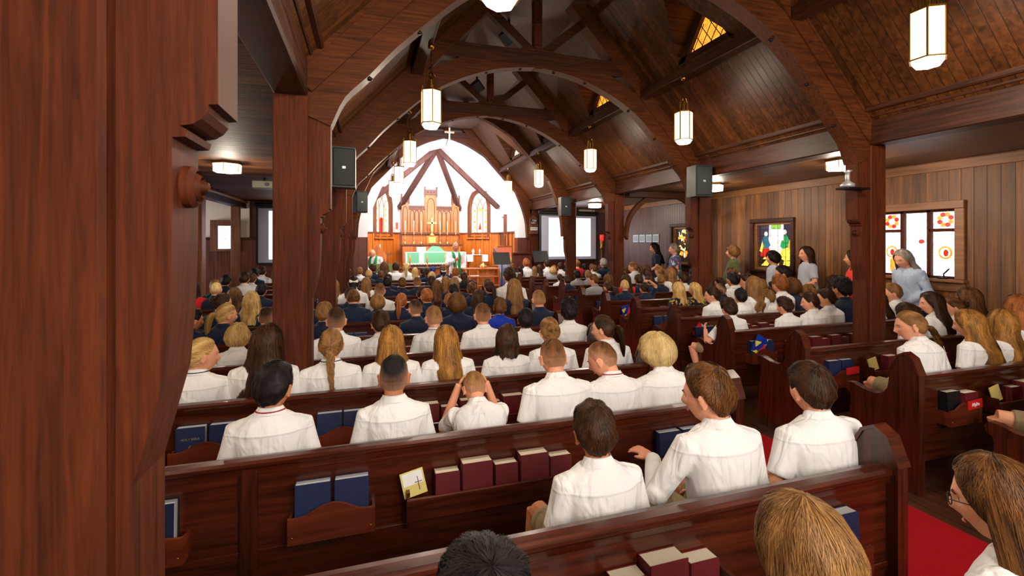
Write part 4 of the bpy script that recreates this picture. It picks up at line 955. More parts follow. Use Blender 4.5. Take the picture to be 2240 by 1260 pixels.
def magmat(name,cols,sc=14):
    m,nt,b=newmat(name); L=nt.links.new; g=N(nt,'ShaderNodeTexCoord'); v=N(nt,'ShaderNodeTexVoronoi'); v.inputs['Scale'].default_value=sc; L(g.outputs['Object'],v.inputs['Vector'])
    cr=N(nt,'ShaderNodeValToRGB'); cr.color_ramp.interpolation='CONSTANT'; el=cr.color_ramp.elements; el[0].color=srgb(*cols[0]); el[1].color=srgb(*cols[1]); el[1].position=.35
    for k,c in enumerate(cols[2:]): x=el.new(.5+.13*k); x.color=srgb(*c)
    s=N(nt,'ShaderNodeSeparateColor'); L(v.outputs['Color'],s.inputs[0]); L(s.outputs[0],cr.inputs[0]); L(cr.outputs[0],b.inputs['Base Color']); b.inputs['Roughness'].default_value=.3; return m
mg=magmat('comic cover blue',[(30,50,150),(30,60,170),(220,40,60),(235,220,70),(240,240,240)])
card(3.88,Y0+SP*3-.06,.56,.15,.19,mg,'bright blue and red comic booklet leaning in the third right-block rack',ry=R(28),cat='booklet',name='booklet')
card(3.9,Y0+SP*6-.06,.56,.14,.17,mg,'multicoloured booklet leaning in the sixth right-block rack',ry=R(-10),cat='booklet',name='booklet')
card(3.86,Y0+SP*4-.02,.56,.14,.17,magmat('comic cover red',[(190,24,34),(200,30,40),(210,40,60),(60,40,120),(230,230,230)],20),'red printed booklet leaning in the fifth right-block rack, left of the blue books',ry=R(32),cat='booklet',name='booklet')
yel=plain('yellow booklet card',srgb(222,204,120),.6)
for X,i,l in ((.215,1,'yellow booklet with a thin cross in the long tray on the second left-block pew'),(4.36,2,'cream booklet at the left end of the tray, second right-block pew'),(4.36,3,'cream booklet at the left end of the tray, third right-block pew'),(4.36,1,'cream booklet at the left end of the tray, nearest right-block pew')):
    c=card(X,Y0+SP*i-.06,.57,.105,.11,yel,l,cat='booklet',ry=R(-12),rx=R(-8),name='booklet')
    if i==1 and X<1:
        MB().box(.02,.023,-.0045,-.0032,.02,.08).box(.005,.04,-.0045,-.0032,.055,.058).build('printed_cross',rd,c,local=True); MB().box(-.045,.045,-.0042,-.0032,.05,.105).build('white_page',M['white'],c,local=True)
# gold lettering on the visible blue Bible
for o in list(bpy.data.objects):
    l=o.get('label','')
    if l=='navy blue book at left in the far left rack on the third left-block pew':
        gm=plain('gold foil',srgb(190,180,140),.4,.6)
        t=text('HOLY BIBLE',(0,-.0492,.15),.017,gm,None,'title',ext=.0003); t.parent=o
        t=text('✠',(0,-.0492,.105),.03,gm,None,'emblem',ext=.0003); t.parent=o
# ================================================================ people
def cloth(name,col,yoke=False,rough=.8,pattern=None):
    m,nt,b=newmat(name); L=nt.links.new; tc=N(nt,'ShaderNodeTexCoord'); b.inputs['Roughness'].default_value=rough
    b.inputs['Sheen Weight'].default_value=.15; b.inputs['Specular IOR Level'].default_value=.2
    mp=N(nt,'ShaderNodeMapping'); mp.inputs['Scale'].default_value=(7,7,3.2); L(tc.outputs['Object'],mp.inputs[0])
    nz=N(nt,'ShaderNodeTexNoise'); nz.inputs['Scale'].default_value=1.3; nz.inputs['Detail'].default_value=2.5; nz.inputs['Distortion'].default_value=1.2; L(mp.outputs[0],nz.inputs[0])
    hgt=nz.outputs['Fac']
    if yoke:
        sx=N(nt,'ShaderNodeSeparateXYZ'); L(tc.outputs['Object'],sx.inputs[0])
        def line(inp,c,wd,amt,prev,gate=None):
            s=N(nt,'ShaderNodeMath',operation='SUBTRACT'); L(inp,s.inputs[0]); s.inputs[1].default_value=c
            a=N(nt,'ShaderNodeMath',operation='ABSOLUTE'); L(s.outputs[0],a.inputs[0])
            r_=N(nt,'ShaderNodeMapRange'); r_.inputs[1].default_value=0; r_.inputs[2].default_value=wd; r_.inputs[3].default_value=amt; r_.inputs[4].default_value=0; L(a.outputs[0],r_.inputs[0]); o=r_.outputs[0]
            if gate is not None:
                g_=N(nt,'ShaderNodeMath',operation='LESS_THAN'); L(gate,g_.inputs[0]); g_.inputs[1].default_value=.415; mm=N(nt,'ShaderNodeMath',operation='MULTIPLY'); L(o,mm.inputs[0]); L(g_.outputs[0],mm.inputs[1]); o=mm.outputs[0]
            ad=N(nt,'ShaderNodeMath',operation='ADD'); L(prev,ad.inputs[0]); L(o,ad.inputs[1]); return ad.outputs[0]
        hgt=line(sx.outputs[2],.425,.008,.07,hgt); hgt=line(sx.outputs[0],.016,.010,.10,hgt,sx.outputs[2]); hgt=line(sx.outputs[0],-.016,.010,.10,hgt,sx.outputs[2])
    bp=N(nt,'ShaderNodeBump'); bp.inputs['Strength'].default_value=.9; bp.inputs['Distance'].default_value=.03; L(hgt,bp.inputs['Height']); L(bp.outputs[0],b.inputs['Normal'])
    if pattern:
        v=N(nt,'ShaderNodeTexVoronoi'); v.inputs['Scale'].default_value=pattern[1]; L(tc.outputs['Object'],v.inputs['Vector']); s=N(nt,'ShaderNodeSeparateColor'); L(v.outputs['Color'],s.inputs[0])
        cr=N(nt,'ShaderNodeValToRGB'); cr.color_ramp.interpolation='CONSTANT'; el=cr.color_ramp.elements; cs=pattern[0]; el[0].color=cs[0]; el[1].color=cs[1]; el[1].position=1/len(cs)
        for k,c in enumerate(cs[2:]): x=el.new((k+2)/len(cs)); x.color=c
        L(s.outputs[0],cr.inputs[0]); L(cr.outputs[0],b.inputs['Base Color'])
    else: b.inputs['Base Color'].default_value=col
    return m
CL={'w':cloth('white shirt cotton',srgb(236,233,232),True),'n':cloth('navy cloth',srgb(20,30,54)),'b':cloth('royal blue cloth',srgb(20,52,170)),'r':cloth('red cloth',srgb(200,24,34)),'g':cloth('heather grey cloth',srgb(150,150,152)),
 'k':cloth('khaki twill',srgb(150,132,98)),'o':cloth('olive jersey',srgb(78,86,44)),'p':cloth('pale grey knit',srgb(176,178,190)),'l':cloth('pale blue linen',srgb(176,190,214)),'v':cloth('scarlet crepe',srgb(226,44,20)),
 'a':cloth('alb linen',srgb(238,238,240)),'j':cloth('denim',srgb(34,52,100)),'s':cloth('green stole silk',srgb(28,128,62),rough=.5),
 'f':cloth('floral print',None,pattern=([srgb(30,110,110),srgb(40,120,150),srgb(190,60,110),srgb(30,90,80),srgb(220,200,210),srgb(60,70,150)],26)),
 'y':cloth('dark print with gold chains',None,pattern=([srgb(20,24,40),srgb(22,26,46),srgb(24,24,40),srgb(190,150,60)],40))}
CN={'w':'white shirt','n':'navy top','b':'royal blue jacket','r':'red shirt','g':'grey shirt','y':'dark gold-patterned top'}
def skinmat(name,col):
    m,nt,b=newmat(name); L=nt.links.new; b.inputs['Roughness'].default_value=.5; b.inputs['Subsurface Weight'].default_value=.0
    tc=N(nt,'ShaderNodeTexCoord'); nz=N(nt,'ShaderNodeTexNoise'); nz.inputs['Scale'].default_value=22; L(tc.outputs['Object'],nz.inputs[0])
    mx=N(nt,'ShaderNodeMix',data_type='RGBA'); mx.inputs[6].default_value=col; mx.inputs[7].default_value=tuple(c*f for c,f in zip(col[:3],(1.0,.78,.70)))+(1,); L(nz.outputs['Fac'],mx.inputs[0]); L(mx.outputs[2],b.inputs['Base Color']); return m
SK={'f':skinmat('fair skin',srgb(226,164,130)),'t':skinmat('tan skin',srgb(196,128,88)),'d':skinmat('deep brown skin',srgb(104,62,42))}
def hairmat(name,c1,c2,skin=None):
    m,nt,b=newmat(name); L=nt.links.new; b.inputs['Roughness'].default_value=.5; b.inputs['Specular IOR Level'].default_value=.2; b.inputs['Anisotropic'].default_value=.3
    uv=N(nt,'ShaderNodeUVMap'); uv.uv_map='UVMap'; mp=N(nt,'ShaderNodeMapping'); mp.inputs['Scale'].default_value=(70,3,1); L(uv.outputs[0],mp.inputs[0])
    nz=N(nt,'ShaderNodeTexNoise'); nz.inputs['Scale'].default_value=1; nz.inputs['Detail'].default_value=4; L(mp.outputs[0],nz.inputs[0])
    m2=N(nt,'ShaderNodeMapping'); m2.inputs['Scale'].default_value=(9,1.2,1); L(uv.outputs[0],m2.inputs[0]); n2=N(nt,'ShaderNodeTexNoise'); n2.inputs['Scale'].default_value=1; L(m2.outputs[0],n2.inputs[0])
    ad=N(nt,'ShaderNodeMath',operation='ADD'); L(nz.outputs['Fac'],ad.inputs[0]); L(n2.outputs['Fac'],ad.inputs[1])
    mr=N(nt,'ShaderNodeMapRange'); mr.inputs[1].default_value=.82; mr.inputs[2].default_value=1.2; L(ad.outputs[0],mr.inputs[0])
    mx=N(nt,'ShaderNodeMix',data_type='RGBA'); mx.inputs[6].default_value=c1; mx.inputs[7].default_value=c2; L(mr.outputs[0],mx.inputs[0]); col=mx.outputs[2]
    if skin:
        sx=N(nt,'ShaderNodeSeparateXYZ'); L(uv.outputs[0],sx.inputs[0]); g=N(nt,'ShaderNodeMapRange'); g.inputs[1].default_value=.42; g.inputs[2].default_value=1.0; g.inputs[4].default_value=.75; L(sx.outputs[1],g.inputs[0])
        m3=N(nt,'ShaderNodeMix',data_type='RGBA'); L(g.outputs[0],m3.inputs[0]); L(col,m3.inputs[6]); m3.inputs[7].default_value=skin; col=m3.outputs[2]; b.inputs['Roughness'].default_value=.65
    L(col,b.inputs['Base Color'])
    bp=N(nt,'ShaderNodeBump'); bp.inputs['Strength'].default_value=.6; bp.inputs['Distance'].default_value=.003; L(nz.outputs['Fac'],bp.inputs['Height']); L(bp.outputs[0],b.inputs['Normal']); return m
HC={'blk':((16,12,12),(40,30,28)),'dbr':((30,17,10),(80,48,26)),'br':((58,34,16),(132,84,42)),'lbr':((104,70,38),(170,122,70)),'bld':((170,124,62),(232,196,128)),'gin':((116,60,26),(186,112,54)),'gry':((120,108,98),(186,174,158)),'gold':((92,56,22),(200,140,66)),'pbl':((196,158,90),(246,222,160))}
HN={'blk':'black','dbr':'dark brown','br':'brown','lbr':'light brown','bld':'blond','gin':'auburn','gry':'grey','gold':'golden brown','pbl':'pale blond'}
HM={k:hairmat(HN[k]+' hair',srgb(*a),srgb(*b)) for k,(a,b) in HC.items()}
HMF={k:hairmat(HN[k]+' cropped hair',srgb(*a),srgb(*b),srgb(206,150,118)) for k,(a,b) in HC.items()}
def RX_(a): return Matrix.Rotation(R(a),4,'X')
# ---- head form (head frame: x right, y face, z up; origin at skull centre)
A_,B_,C_=.074,.093,.110
def skull(d,face=False):
    x,y,z=d.x*A_,d.y*B_,d.z*C_
    t=min(1,max(0,(-.018-z)/.09))
    x*=1-.30*t
    if y<0: y*=1-.42*t; 
    else: y*=1-.06*t
    if z>0 and y<0: y*=1.04
    if face and y>0:
        g=lambda v,s:math.exp(-(v/s)**2); ax=abs(x)
        y+=.024*g(x,.0105)*g(z+.026,.017)*(1 if z<-.026 else 1)+.010*g(x,.008)*g(z,.022)
        y-=.010*g(ax-.030,.015)*g(z-.004,.012)
        y+=.005*g(ax-.028,.022)*g(z-.024,.009)
        y+=.006*g(x,.020)*g(z+.056,.006)+.005*g(x,.018)*g(z+.068,.005)
        y-=.003*g(x,.02)*g(z+.062,.0025)
        y+=.010*g(x,.018)*g(z+.092,.014)
        y+=.003*g(ax-.04,.02)*g(z+.03,.02)
    return Vector((x,y,z))
def head_mb(mb,Mx,n=48,m=36):
    V=[]
    for i in range(m+1):
        th=PI*i/m
        for k in range(n):
            ph=2*PI*k/n; V.append(Mx@skull(Vector((math.sin(th)*math.sin(ph),math.sin(th)*math.cos(ph),math.cos(th))),True))
    F=[(i*n+k,(i+1)*n+k,(i+1)*n+(k+1)%n,i*n+(k+1)%n) for i in range(m) for k in range(n)]
    # collapse poles by small quads is fine for the remesher
    mb.add(V,F)
    for s in (-1,1):
        e=MB(); e.ball((0,0,0),(.0075,.017,.030),14,10)
        E=Mx@Matrix.Translation((s*.077,-.004,-.010))@Matrix.Rotation(R(s*-22),4,'Z')@Matrix.Rotation(R(-12),4,'X')
        mb.add([E@Vector(v) for v in e.v],e.f)
        e=MB(); e.tube([(0,.014,-.024),(0,.004,-.03),(0,-.012,-.014),(0,-.018,.008),(0,-.010,.026),(0,.006,.028),(0,.014,.016)],.0042,6)
        E=E@Matrix.Translation((s*.006,0,0)); mb.add([E@Vector(v) for v in e.v],e.f)
def hand(mb,P,d,nrm,curl=20,s=1.0,spread=6,side=1):
    "palm at P pointing along d, back of hand towards nrm; five separate fingers"
    d=Vector(d).normalized(); n=Vector(nrm); n=(n-d*n.dot(d)).normalized(); u=d.cross(n)*side
    P=Vector(P); Q=Matrix(((u.x,d.x,n.x,P.x),(u.y,d.y,n.y,P.y),(u.z,d.z,n.z,P.z),(0,0,0,1)))
    L=lambda v: Q@Vector((v[0]*s,v[1]*s,v[2]*s))
    b=MB(); b.ball((0,.035,0),(.034,.044,.013),14,10); mb.add([L(v) for v in b.v],b.f)
    for k,(x,ln) in enumerate(((-.026,.058),(-.009,.068),(.009,.064),(.025,.050))):
        a=R((k-1.5)*spread); c=R(curl); p=Vector((x,.068,0)); pts=[Vector((x*.8,.045,0)),p]; ang=0
        for seg in (.42,.32,.26):
            ang+=c; p=p+Vector((math.sin(a)*ln*seg,math.cos(ang)*ln*seg,-math.sin(ang)*ln*seg)); pts.append(p)
        mb.tube([L(q) for q in pts],[.0085*s,.0085*s,.008*s,.0075*s,.006*s],8)
    mb.tube([L(q) for q in ((-.018,.012,-.004),(-.036,.034,-.010),(-.044,.058,-.016),(-.042,.076,-.022))],[.011*s,.0105*s,.009*s,.007*s],8)
def remesh(mb,voxel,name,smooth=3,fac=.5):
    me=mb.mesh(name); o=bpy.data.objects.new(name,me); C.objects.link(o)
    r_=o.modifiers.new('r','REMESH'); r_.mode='VOXEL'; r_.voxel_size=voxel; r_.use_smooth_shade=True
    if smooth: s=o.modifiers.new('s','SMOOTH'); s.factor=fac; s.iterations=smooth
    dg=bpy.context.evaluated_depsgraph_get(); out=bpy.data.meshes.new_from_object(o.evaluated_get(dg)); out.name=name
    bpy.data.objects.remove(o); bpy.data.meshes.remove(me); out.materials.clear(); out.materials.append(None); out.shade_smooth(); return out
TORSO=[(-.02,.120,.105,.0),(.04,.142,.118,.005),(.12,.138,.112,.008),(.21,.130,.102,.008),(.30,.142,.102,.004),(.37,.158,.104,.0),(.42,.164,.098,-.004),(.455,.150,.080,-.006),(.480,.115,.064,-.006),(.503,.075,.052,-.004),(.520,.052,.046,-.002)]
def torso(mb,T,k=1.0,off=0,n=28,wide=1.0,belly=0,z0=None,neck=True):
    V=[];R_=[r for r in TORSO if neck or r[0]<.51]
    for z,rx,ry,cy in R_:
        for j in range(n):
            a=2*PI*j/n; ca,sa=math.cos(a),math.sin(a)
            sx=math.copysign(abs(ca)**.86,ca); sy=math.copysign(abs(sa)**.92,sa)
            bl_=belly*math.exp(-((z-.18)/.12)**2)
            we=1+(wide-1)*min(1,max(0,(.50-z)/.06)); V.append(T@Vector((sx*(rx*we*k+off+bl_*.6),cy+sy*(ry*k+off+(bl_ if sa>0 else bl_*.3)),z)))
    m=len(R_); F=[(i*n+j,i*n+(j+1)%n,(i+1)*n+(j+1)%n,(i+1)*n+j) for i in range(m-1) for j in range(n)]+[tuple(range(n-1,-1,-1)),tuple((m-1)*n+j for j in range(n))]
    mb.add(V,F)
def make_body(p,voxel):
    """p: dict(lean,yaw,pitch,roll,arms,sleeve,legs,wide,belly,skirt). Returns skin, top, bottom meshes and the head matrix"""
    lean=p.get('lean',6); T=Matrix.Translation((0,0,.05))@Matrix.Rotation(R(-lean),4,'X')@Matrix.Rotation(R(p.get('side',0)),4,'Y')@Matrix.Translation((0,0,-.05))
    HMx=T@Matrix.Translation((0,-.004,.515))@Matrix.Rotation(R(lean*.6),4,'X')@Matrix.Rotation(R(p.get('yaw',0)),4,'Z')@Matrix.Rotation(R(-p.get('pitch',4)),4,'X')@Matrix.Rotation(R(p.get('roll',0)),4,'Y')@Matrix.Translation((0,.022,.100))
    wide=p.get('wide',1); belly=p.get('belly',0)
    sk=MB(); torso(sk,T,.90,0,wide=wide); neck0=T@Vector((0,-.006,.46)); 
    sk.tube([neck0,T@Vector((0,-.006,.515)),HMx@Vector((0,-.022,-.045)),HMx@Vector((0,-.015,0))],[.056,.050,.049,.056],14)
    head_mb(sk,HMx)
    tp=MB(); torso(tp,T,1.0,.008,wide=wide,belly=belly,neck=False)
    bt=MB()
    stand=p.get('legs')=='stand'
    arms=p.get('arms') or {}
    long_=p.get('sleeve')=='long'
    for s in (-1,1):
        sh=T@Vector((s*.142*wide**.7,-.004,.436)); 
        el,wr,hd,nr=arms.get(s,((s*.205*wide**.8,.02,.22),(s*.095,.23,.14),(-s*.6,1,-.25),(s*.5,.2,1)))
        el=Vector(el) if arms.get(s) is not None and p.get('abs') else T@Vector(el); wr=Vector(wr) if p.get('abs') or arms.get(s) is not None else T@Vector(wr)
        if arms.get(s) is not None and not p.get('abs'): pass
        sk.tube([sh,sh.lerp(el,.5),el],[.044,.037,.034],12); sk.tube([el,el.lerp(wr,.35),wr],[.034,.033,.024],12)
        d=Vector(hd).normalized(); hand(sk,wr+d*.004,d,nr,p.get('curl',28),p.get('hs',.92),5,-s)
        k=p.get('slv',1.0)
        if long_: tp.tube([sh+Vector((-s*.02,0,.0)),sh,sh.lerp(el,.5),el,el.lerp(wr,.5),el.lerp(wr,.93)],[.052,.060*k,.050*k,.047*k,.043*k,.036*k],16); tp.ball(tuple(el),(.047*k,.047*k,.047*k),14,10)
        else: tp.tube([sh+Vector((-s*.02,0,.0)),sh,sh.lerp(el,.45),sh.lerp(el,.78)],[.052,.061,.055,.055],16)
        if stand:
            hip=Vector((s*.075,0,.02)); kn=Vector((s*.08,.01,-.40)); an=Vector((s*.08,-.02,-.80))
        elif s in p.get('legto',{}): hip=Vector((s*.075,.02,.055)); kn,an=[Vector(v) for v in p['legto'][s]]
        else: hip=Vector((s*.075,.02,.055)); kn=Vector((s*.10,.385,.065)); an=Vector((s*.10,.40,-.34))
        sk.tube([hip,hip.lerp(kn,.5),kn],[.078,.066,.048],14); sk.tube([kn,kn.lerp(an,.3),kn.lerp(an,.6),an],[.047,.046,.038,.028],12)
        f=MB(); f.ball((0,.05,0),(.036,.105,.034),12,8); sk.add([an+Vector((0,.02,-.045))+Vector(v) for v in f.v],f.f)
        if stand and not p.get('skirt'): bt.tube([hip,hip.lerp(kn,.5),kn,kn.lerp(an,.9)],[.096,.082,.066,.058],16)
        elif not stand: bt.tube([hip,hip.lerp(kn,.5),hip.lerp(kn,.86)],[.090,.082,.068],16)
    bt.ball((0,0,.05),(.148*wide,.118,.10),20,12)
    if stand and p.get('skirt'): bt.lathe([(.14,.08),(.15,.0),(.175,-.25),(.20,-.5),(.21,-.62)],(0,0,0),24)
    skm=remesh(sk,voxel,'body_skin',2); tpm=remesh(tp,voxel*1.25,'top_cloth',4); btm=remesh(bt,voxel*1.6,'bottom_cloth',3)
    # collar
    co=MB(); co_n=24
    for z,rx,ry,cy in ((.488,.083,.062,-.004),(.505,.066,.056,-.005),(.530,.056,.050,-.006),(.536,.057,.051,-.006),(.528,.0595,.0535,-.006),(.500,.080,.064,-.005)):
        for j in range(co_n):
            a=2*PI*j/co_n; dz=-.022*max(0,math.sin(a))
            co.v.append(tuple(T@Vector((math.cos(a)*rx,cy+math.sin(a)*ry,z+dz)))); co.uv.append((0,0))
    co.f=[(i*co_n+j,i*co_n+(j+1)%co_n,(i+1)*co_n+(j+1)%co_n,(i+1)*co_n+j) for i in range(5) for j in range(co_n)]
    com=co.mesh('collar',True); com.materials.append(None)
    return skm,tpm,btm,com,HMx,T
# ---- hair
def meridian(az,tilt,hl,tmax=165,step=2.5):
    Q=Matrix.Rotation(R(tilt),3,'X'); last=0
    t=0
    while t<tmax:
        t+=step; d=Q@Vector((math.sin(R(t))*math.sin(az),math.sin(R(t))*math.cos(az),math.cos(R(t))))
        el=math.degrees(math.asin(max(-1,min(1,d.z)))); ph=math.degrees(math.atan2(abs(d.x),d.y))
        if el<hl(ph): return t,Q
    return tmax,Q
def interp(tab):
    def f(x):
        for (a,b),(c,d) in zip(tab,tab[1:]):
            if x<=c: return b+(d-b)*max(0,(x-a))/(c-a)
        return tab[-1][1]
    return f
STY={
 'S':dict(tilt=28,hl=interp([(0,44),(40,40),(62,22),(78,4),(95,8),(112,-16),(140,-38),(180,-44)]),th=interp([(0,.026),(60,.017),(100,.010),(180,.015)]),top=.022,edge=.002,amp=.0055,messy=.8),
 'F':dict(tilt=28,hl=interp([(0,46),(40,42),(62,24),(78,4),(95,8),(112,-14),(140,-36),(180,-44)]),th=interp([(0,.014),(60,.006),(100,.003),(180,.004)]),top=.011,edge=.0008,amp=.0012,messy=.1),
 'M':dict(tilt=20,hl=interp([(0,30),(35,20),(55,-14),(80,-26),(110,-38),(180,-50)]),th=interp([(0,.026),(60,.026),(100,.028),(180,.032)]),top=.026,edge=.012,amp=.006,messy=1.0),
 'L':dict(tilt=8,hl=interp([(0,48),(35,42),(60,10),(80,-20),(110,-40),(180,-50)]),th=interp([(0,.012),(60,.014),(100,.016),(180,.020)]),top=.016,edge=.010,amp=.003,messy=.3),
 'P':dict(tilt=88,hl=interp([(0,46),(35,42),(60,24),(76,8),(95,-4),(112,-22),(140,-36),(180,-42)]),th=interp([(0,.008),(60,.007),(100,.008),(180,.012)]),top=.012,edge=.001,amp=.002,messy=.15),
}
def cap_surface(st,seed):
    rr=random.Random(seed); of=rr.uniform(0,100); n=96; mer=[]
    for k in range(n): mer.append(meridian(2*PI*k/n,st['tilt'],st['hl'])[0])
    mer=[(mer[k-1]+mer[k]*2+mer[(k+1)%n])/4 for k in range(n)]
    Q=Matrix.Rotation(R(st['tilt']),3,'X')
    def S(u,v,extra=0):
        a=(u%1)*n; i=int(a)%n; f=a-int(a); tm=mer[i]*(1-f)+mer[(i+1)%n]*f; az=2*PI*u; t=R(tm*v)
        d=Q@Vector((math.sin(t)*math.sin(az),math.sin(t)*math.cos(az),math.cos(t)))
        ph=math.degrees(math.atan2(abs(d.x),d.y)) if abs(d.x)+abs(d.y)>1e-6 else 0
        w_=max(0,min(1,(d.z-.35)/.4)); th=st['th'](ph)*(1-w_)+st['top']*w_
        th=st['edge']+(th-st['edge'])*min(1,(1-v)*5+.0)**.6 if v>.8 else th
        nz_=noise.noise(Vector((d.x*3.2+of,d.y*3.2,d.z*3.2)))*st['amp']*1.6+noise.noise(Vector((math.cos(az)*5+of,math.sin(az)*5,v*2.2)))*st['amp']*(.3+v)
        return skull(d)+d*(th+nz_*min(1,(1-v)*6+.25)+extra)
    return S
def curtain_surface(length,seed,wid=1.0,wave=.0):
    rr=random.Random(seed); of=rr.uniform(0,100)
    def S(u,v,extra=0):
        # u 0..1 around outside from right front over the back to left front, v down
        a=R(68+ (292-68)*u); z=.075-(length+.075)*v
        zz=-z
        rx=interp([(-.1,.066),(-.05,.084),(.02,.094),(.08,.100),(.14,.122),(.22,.142),(.35,.138),(.5,.10)])(zz)*wid
        by=interp([(-.1,.082),(-.05,.103),(.02,.114),(.08,.108),(.14,.122),(.22,.142),(.35,.150),(.5,.150)])(zz)
        sx,cy=math.sin(a),math.cos(a)
        y=cy*by if cy<0 else cy*.05
        k=1+noise.noise(Vector((u*7+of,v*1.6,0)))*.07*(.3+v)+noise.noise(Vector((u*22+of,v*2.5,3)))*.035*(.3+v)
        wv=wave*math.sin(v*length*55+u*9+of)*v
        taper=1-.18*v**3
        p=Vector((sx*rx*taper*k+wv,y*k+ (-.0),z+ .02*noise.noise(Vector((u*14+of,7,0)))*(v**3)*3))
        nrm=Vector((sx,cy,0)); return p+nrm*extra
    return S
def grid(mb,S,nu,nv,closed=True,v0=0,vs=1,uo=0):
    V=[];U=[]; cols=nu+1
    for j in range(nv+1):
        for i in range(cols):
            u=i/nu; v=j/nv; V.append(S(u if not closed else u%1,v)); U.append((u+uo,v0+v*vs))
    F=[(j*cols+i,j*cols+i+1,(j+1)*cols+i+1,(j+1)*cols+i) for j in range(nv) for i in range(nu)]
    mb.add(V,F,U)
def ribbons(mb,S,cnt,rr,wd=.0016,lo=.0,hi=.95,ln=(.25,.5),drift=.02,lift=.003,v0=0,vs=1,seg=5,tipout=.0):
    for _ in range(cnt):
        u=rr.random(); v=rr.uniform(lo,hi)**.8; l=rr.uniform(*ln); dr=rr.uniform(-drift,drift); e0=rr.uniform(0,lift); w_=wd*rr.uniform(.6,1.4); P=[]
        for k in range(seg+1):
            t=k/seg; vv=min(1.0,v+l*t); P.append(S(u+dr*t,vv,e0+.0008+tipout*t*t))
        V=[];U=[]
        for k,p in enumerate(P):
            tg=(P[min(k+1,seg)]-P[max(k-1,0)]); 
            if tg.length<1e-7: tg=Vector((0,0,-1))
            nn=Vector((p.x,p.y,p.z*.5)).normalized(); sd=tg.normalized().cross(nn)
            w2=w_*(1-abs(2*k/seg-1)**3*.9); V+=[p-sd*w2,p+sd*w2]; U+=[(u+rr.random()*.02,v0+vs*min(1,v+l*k/seg))]*2
        mb.add(V,[(2*k,2*k+1,2*k+3,2*k+2) for k in range(seg)],U)
def tail_surface(pts,rads,seed,squeeze=1.0,braid=False):
    pts=[Vector(p) for p in catmull(pts,5)]; m=len(pts)-1
    ri=interp([(i/(len(rads)-1),r_) for i,r_ in enumerate(rads)])
    def S(u,v,extra=0):
        f=min(.9999,v)*m; i=int(f); p=pts[i].lerp(pts[i+1],f-i); t=(pts[i+1]-pts[i]).normalized()
        a=Vector((1,0,0)); a=(a-t*a.dot(t)).normalized(); b=t.cross(a); c=2*PI*u; r_=ri(v)
        if braid:
            ph=v*braid*PI; r_*=.78+.30*abs(math.sin(ph+(0 if math.cos(c)>0 else PI/2)))
        r_*=1+.16*noise.noise(Vector((math.cos(c)*2+seed,math.sin(c)*2,v*3)))
        return p+(a*math.cos(c)+b*math.sin(c)*.8*squeeze)*(r_+extra)
    return S
HCACHE={}
def hair_mesh(style,level,seed,ln=None):
    key=(style,level,seed,ln)
    if key in HCACHE: return HCACHE[key]
    mb=MB(); rr=random.Random(seed*7+1); nu,nv={0:(110,34),1:(64,20),2:(32,10)}[level]; rc={0:5200,1:1100,2:170}[level]; wd={0:.0010,1:.0017,2:.003}[level]
    base={'B':'P','R':'P','C':'M','W':'S'}.get(style,style); st=dict(STY[base])
    if style=='C': st['amp']=.016; st['messy']=2; st['top']=.035
    if style=='W': st['amp']=.011; st['top']=.030; st['messy']=1.2
    S=cap_surface(st,seed); grid(mb,S,nu,nv)
    if style!='F': ribbons(mb,S,rc,rr,wd,0,.9,(.18,.42),.03*(1+st['messy']),.002+.0045*st['messy'],tipout=.006*st['messy'])
    else: ribbons(mb,S,rc//2,rr,wd*.8,0,.5,(.08,.18),.01,.0015)
    if style=='L':
        length=ln or .30; cs=curtain_surface(length,seed,1.0,.004 if seed%3 else .010); grid(mb,cs,nu,nv+6,False,.5,1.0)
        # inner layer so that the curtain has body
        inner=lambda u,v,e=0: cs(u,v,-.028*(1-v*.6)); grid(mb,inner,max(10,nu//3),nv//2,False,.5,1.0)
        ribbons(mb,cs,int(rc*1.5),rr,wd*1.2,0,.9,(.3,.7),.03,.006,.5,1.0,8,.002)
    if style=='P':
        q=rr.uniform(-.02,.02); L_=ln or .20
        ts=tail_surface([(0,-.098,.012),(q*.3,-.128,.006),(q,-.148,-.05),(q*1.5,-.150,-.05-L_*.5),(q*1.2,-.145,-.03-L_)],[.012,.026,.030,.026,.018,.004],seed); grid(mb,ts,max(12,nu//3),nv)
        ribbons(mb,ts,int(rc*.6),rr,wd*1.3,0,.9,(.3,.8),.04,.005,0,1,7,.004)
    if style=='B':
        c=Vector((rr.uniform(-.01,.01),-.118,-.012 if seed%2 else .03))
        def bs(u,v,e=0):
            th=PI*v; a=2*PI*u+v*2.4; d=Vector((math.sin(th)*math.cos(a),-math.cos(th)*.7,math.sin(th)*math.sin(a)))
            return c+d*(.036+.006*noise.noise(d*3+Vector((seed,0,0)))+.004*math.sin(a*5+v*6)+e)
        grid(mb,bs,max(14,nu//3),max(8,nv//2)); ribbons(mb,bs,int(rc*.5),rr,wd*1.3,.1,.8,(.2,.5),.08,.006,tipout=.006)
    if style=='R':
        bs=tail_surface([(0,-.098,-.02),(.0,-.124,-.04),(.004,-.140,-.09),(.006,-.148,-.16),(.012,-.152,-.24),(.022,-.150,-.30)],[.018,.024,.024,.021,.016,.010,.003],seed,1,7); grid(mb,bs,max(16,nu//3),nv*2)
        ribbons(mb,bs,int(rc*.6),rr,wd*1.2,0,.85,(.06,.14),.14,.003); ribbons(mb,bs,60,rr,wd,.8,.95,(.1,.2),.05,.01,tipout=.01)
    me=mb.mesh('hair_strands',True); me.materials.append(None); HCACHE[key]=me; return me
def inst(name,me,mat,parent,mx=None):
    o=bpy.data.objects.new(name,me); C.objects.link(o); o.parent=parent
    if mx is not None: o.matrix_local=mx
    o.material_slots[0].link='OBJECT'; o.material_slots[0].material=mat; return o
BC={}
